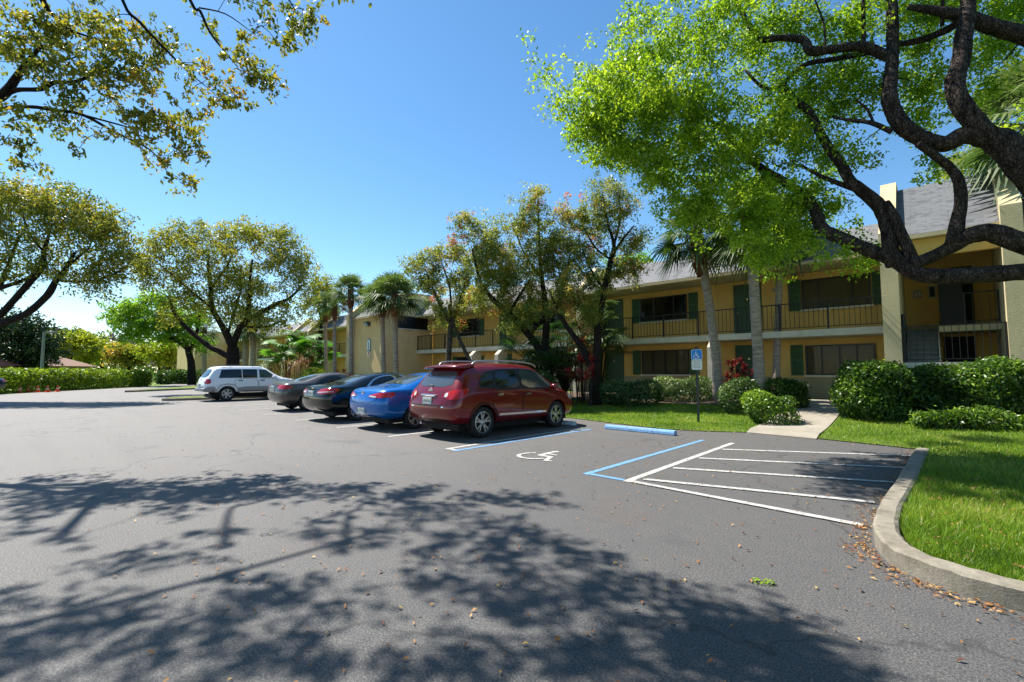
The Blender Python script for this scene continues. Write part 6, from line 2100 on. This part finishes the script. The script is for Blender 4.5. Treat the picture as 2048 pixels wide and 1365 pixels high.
# long hedges closing the car park on the left
a, c = Vector((-44.6, -1.6, 0)), Vector((-58.6, 9.4, 0))
ang = math.atan2(c.y - a.y, c.x - a.x)
a2 = a - (c - a).normalized() * 4.5
mid_ = (a2 + c) / 2 + Vector((-.8, -.9, 0))
bush('long lime topped hedge along the far edge of the car park', mid_, ((c - a2).length, 1.8, 1.5), ang, 26000, .20, M['lime_hedge'], tint=.52, rough=.12, power=8, inner=.25)
p = at_y(366, 745, 12.4)
p = D(366, 743, 55); p.z = 0
bush('short dark hedge between the hedge gap and the white car', p, (5.2, 1.8, 1.5), YAW, 6000, .22, M['hedge_leaf'], tint=.4, power=8)

# ------------------------------------------------------------------ small things on the left
for i, (px, py, lab) in enumerate([(39, 786, 'orange traffic cone farthest left, in the hedge shadow'), (56.5, 785, 'second orange cone from the left, half in shadow'), (75, 785, 'middle orange cone of the row of five'), (95, 785, 'fourth orange cone, in full sun'), (115, 784, 'rightmost orange cone with a dull pale top')]):
    g = G(px, py, False)
    t_ = thing('traffic_cone', lab, 'traffic cone', g, 0.4 * i, 'orange cones in front of the hedge')
    mb = MB(); mb.box(-.17, .17, -.17, .17, 0.0, .03); mb.obj('base', M['orange'], t_, bevel=.01)
    mb = MB(); mb.lathe([(.13, .031), (.095, .18), (.07, .27), (.045, .40), (.03, .46), (.02, .47)], 16); mb.obj('cone', M['orange'], t_, smooth=True)
    mb = MB(); mb.lathe([(.0935, .20), (.071, .28)], 16); mb.obj('collar', M['lens_white'], t_)
p = D(83, 743, 50); p.z = 0
lp = thing('street_lamp', 'grey car park lamp post with a flat head in front of the dark tree', 'street lamp', p, YAW)
mb = MB(); mb.tube([(0, 0, 0), (0, 0, 5.8)], [.16, .11], 8); mb.obj('pole', M['lamp_grey'], lp)
mb = MB(); mb.box(.10, .5, -.05, .05, 5.72, 5.82); mb.obj('arm', M['lamp_grey'], lp)
mb = MB(); mb.box(.40, 1.25, -.22, .22, 5.66, 5.86); mb.obj('lamp_head', M['lamp_grey'], lp, bevel=.04)
p = D(263, 743, 62); p.z = 0
s_ = thing('road_sign', 'orange diamond road work sign above the hedge', 'sign', p, YAW)
mb = MB(); mb.tube([(0, 0, 0), (0, 0, 1.3)], .03, 6); mb.obj('post', M['grey_post'], s_)
mb = MB(); mb.prism_y([(0, 1.05), (.36, 1.45), (0, 1.85), (-.36, 1.45)], -.03, -.01); mb.obj('panel', M['sign_orange'], s_)


def house(label, px, dist, w, d, h, hr, rm, ov=.6):
    p = D(px, 743, dist); p.z = 0
    t_ = thing('house', label, 'house', p, YAW + .25)
    mb = MB(); mb.box(-w / 2, w / 2, -d / 2, d / 2, 0, h); mb.obj('wall', M['house_wall'], t_)
    mb = MB()
    a_, b_ = w / 2 + ov, d / 2 + ov
    mb.add([(-a_, -b_, h), (a_, -b_, h), (a_, b_, h), (-a_, b_, h), (-a_ + b_ * .8, 0, hr), (a_ - b_ * .8, 0, hr)], [(3, 2, 1, 0), (0, 1, 5, 4), (1, 2, 5), (2, 3, 4, 5), (3, 0, 4)])
    mb.obj('roof', rm, t_)
    for x in (-w * .3, w * .2):
        mb = MB(); mb.box(x - .7, x + .7, -d / 2 - .03, -d / 2 - .002, 1.0, 2.1); mb.obj('window', M['window_frame'], t_)
    return t_


house('low house with salmon tiled roof at the left edge behind the dark tree', -100, 58, 8, 9, 2.2, 4.6, M['terracotta'])
house('low tan house with brown roof right of the dark tree behind the hedge', 85, 72, 9, 7, 2.3, 3.9, M['brown_roof'])

# ------------------------------------------------------------------ fallen leaves and grass


def flat_leaves(P, size, mat, name, lift=.012, asp=.42):
    n = len(P)
    a = RNG.uniform(0, 2 * np.pi, n)
    tl = RNG.normal(0, .22, n)
    d = np.stack([np.cos(a), np.sin(a), tl], 1)
    s = np.stack([-np.sin(a), np.cos(a), RNG.normal(0, .3, n)], 1)
    L = (size * RNG.uniform(.55, 1.35, n))[:, None]
    C = P + np.array([0, 0, lift])
    V = np.stack([C - d * L * .5, C + s * L * asp * .5 + np.array([0, 0, .006]), C + d * L * .5, C - s * L * asp * .5 + np.array([0, 0, .006])], 1)
    V[:, :, 2] = np.maximum(V[:, :, 2], P[:, None, 2] + .003)
    o = quads_obj(name, V, RNG.uniform(0, 1, n), mat)
    return tag(o, kind='stuff')


pts = []
while len(pts) < 1500:                                          # scattered over the drive
    x, y = random.uniform(-16, 4), random.uniform(0.5, 12)
    dns = .25 + .75 * math.exp(-((x + 1.5) ** 2) / 20) * (1.2 - .05 * y)
    if random.random() < dns and not inside(LAWN, x, y) and (x < -.5 or y < 4.35) and -.682 * x + .731 * y > 1.2:
        pts.append((x, y, 0))
cen = catmull([(x, y, 0) for x, y in KERB[:11]], 12)            # and drifted against the kerb
for i in range(1100):
    j = random.randrange(1, len(cen) - 1)
    if math.sin(j * .9) + random.random() < .1:
        continue
    d = (cen[j + 1] - cen[j - 1]).normalized()
    nn = Vector((d.y, -d.x, 0))
    p = cen[j] + nn * (.12 + abs(random.gauss(0, .10))) + d * random.uniform(-.1, .1)
    pts.append((p.x, p.y, 0))
for i in range(160):                                            # along the lawn edge
    x = random.uniform(-9, -.4)
    y = np.interp(-x, [-q[0] for q in LAWN_FRONT], [q[1] for q in LAWN_FRONT]) - abs(random.gauss(0, .12))
    pts.append((x, y, 0))
flat_leaves(np.array(pts), .036, M['litter'], 'fallen_leaves')
pts = []
while len(pts) < 3000:
    x, y = random.uniform(-.2, 5), random.uniform(4.6, 12)
    if inside(LAWN, x, y):
        pts.append((x, y, lawn_z(x, y) + .03))
flat_leaves(np.array(pts), .035, M['litter'], 'fallen_leaves')


p = G(1525, 1168, False)
tw = thing('fallen_twig', 'small fresh green leafy twig lying on the open asphalt', 'twig', p, .5)
mb = MB(); mb.tube([(-.09, 0, .008), (0, .01, .012), (.09, -.02, .01)], .003, 5); mb.obj('stem', M['dark_bark'], tw)
C_ = np.stack([RNG.uniform(-.075, .075, 26), RNG.normal(0, .016, 26), RNG.uniform(.012, .03, 26)], 1)
quads_obj('leaves', leaf_quads(C_, .028, .5, normal=np.tile([0, 0, 2.0], (26, 1))), RNG.uniform(.5, 1, 26), M['oak_leaf'], tw)


def blades(n, sampler, h, w, name):
    P = []
    while len(P) < n:
        q = sampler()
        if inside(LAWN, q[0], q[1]) and not (-3.55 < q[0] < -2.05 and q[1] > 12) and not any(inside(bd, q[0], q[1]) for bd in BEDS):
            P.append((q[0], q[1], lawn_edge(q[0], q[1])))
    P = np.array(P)
    a = RNG.uniform(0, 2 * np.pi, n)
    ln = RNG.normal(0, .45, (n, 2))
    H = (h * RNG.uniform(.5, 1.3, n))[:, None]
    s = np.stack([np.cos(a), np.sin(a), np.zeros(n)], 1) * w * .5
    top = P + np.concatenate([ln * H, H], 1)
    md = P + np.concatenate([ln * H * .35, H * .6], 1)
    V = np.stack([P - s, P + s, top + s * .15, top - s * .15], 1)
    patch_ = .5 + .22 * np.sin(P[:, 0] * 2.3 + 1) * np.cos(P[:, 1] * 1.9) + .1 * np.sin(P[:, 0] * 7) * np.sin(P[:, 1] * 6)
    return tag(quads_obj(name, V, patch_ + RNG.normal(0, .2, n), M['grass_blade']), kind='stuff')


blades(34000, lambda: (-.35 + abs(random.gauss(0, 1.5)), 4.5 + abs(random.gauss(0, 2.2))), .062, .007, 'grass')
blades(36000, lambda: (random.uniform(-.3, 6), random.uniform(5, 13.5)), .055, .010, 'grass')
blades(46000, lambda: (random.uniform(-11, 3.5), random.uniform(11.3, 16.5)), .055, .014, 'grass')
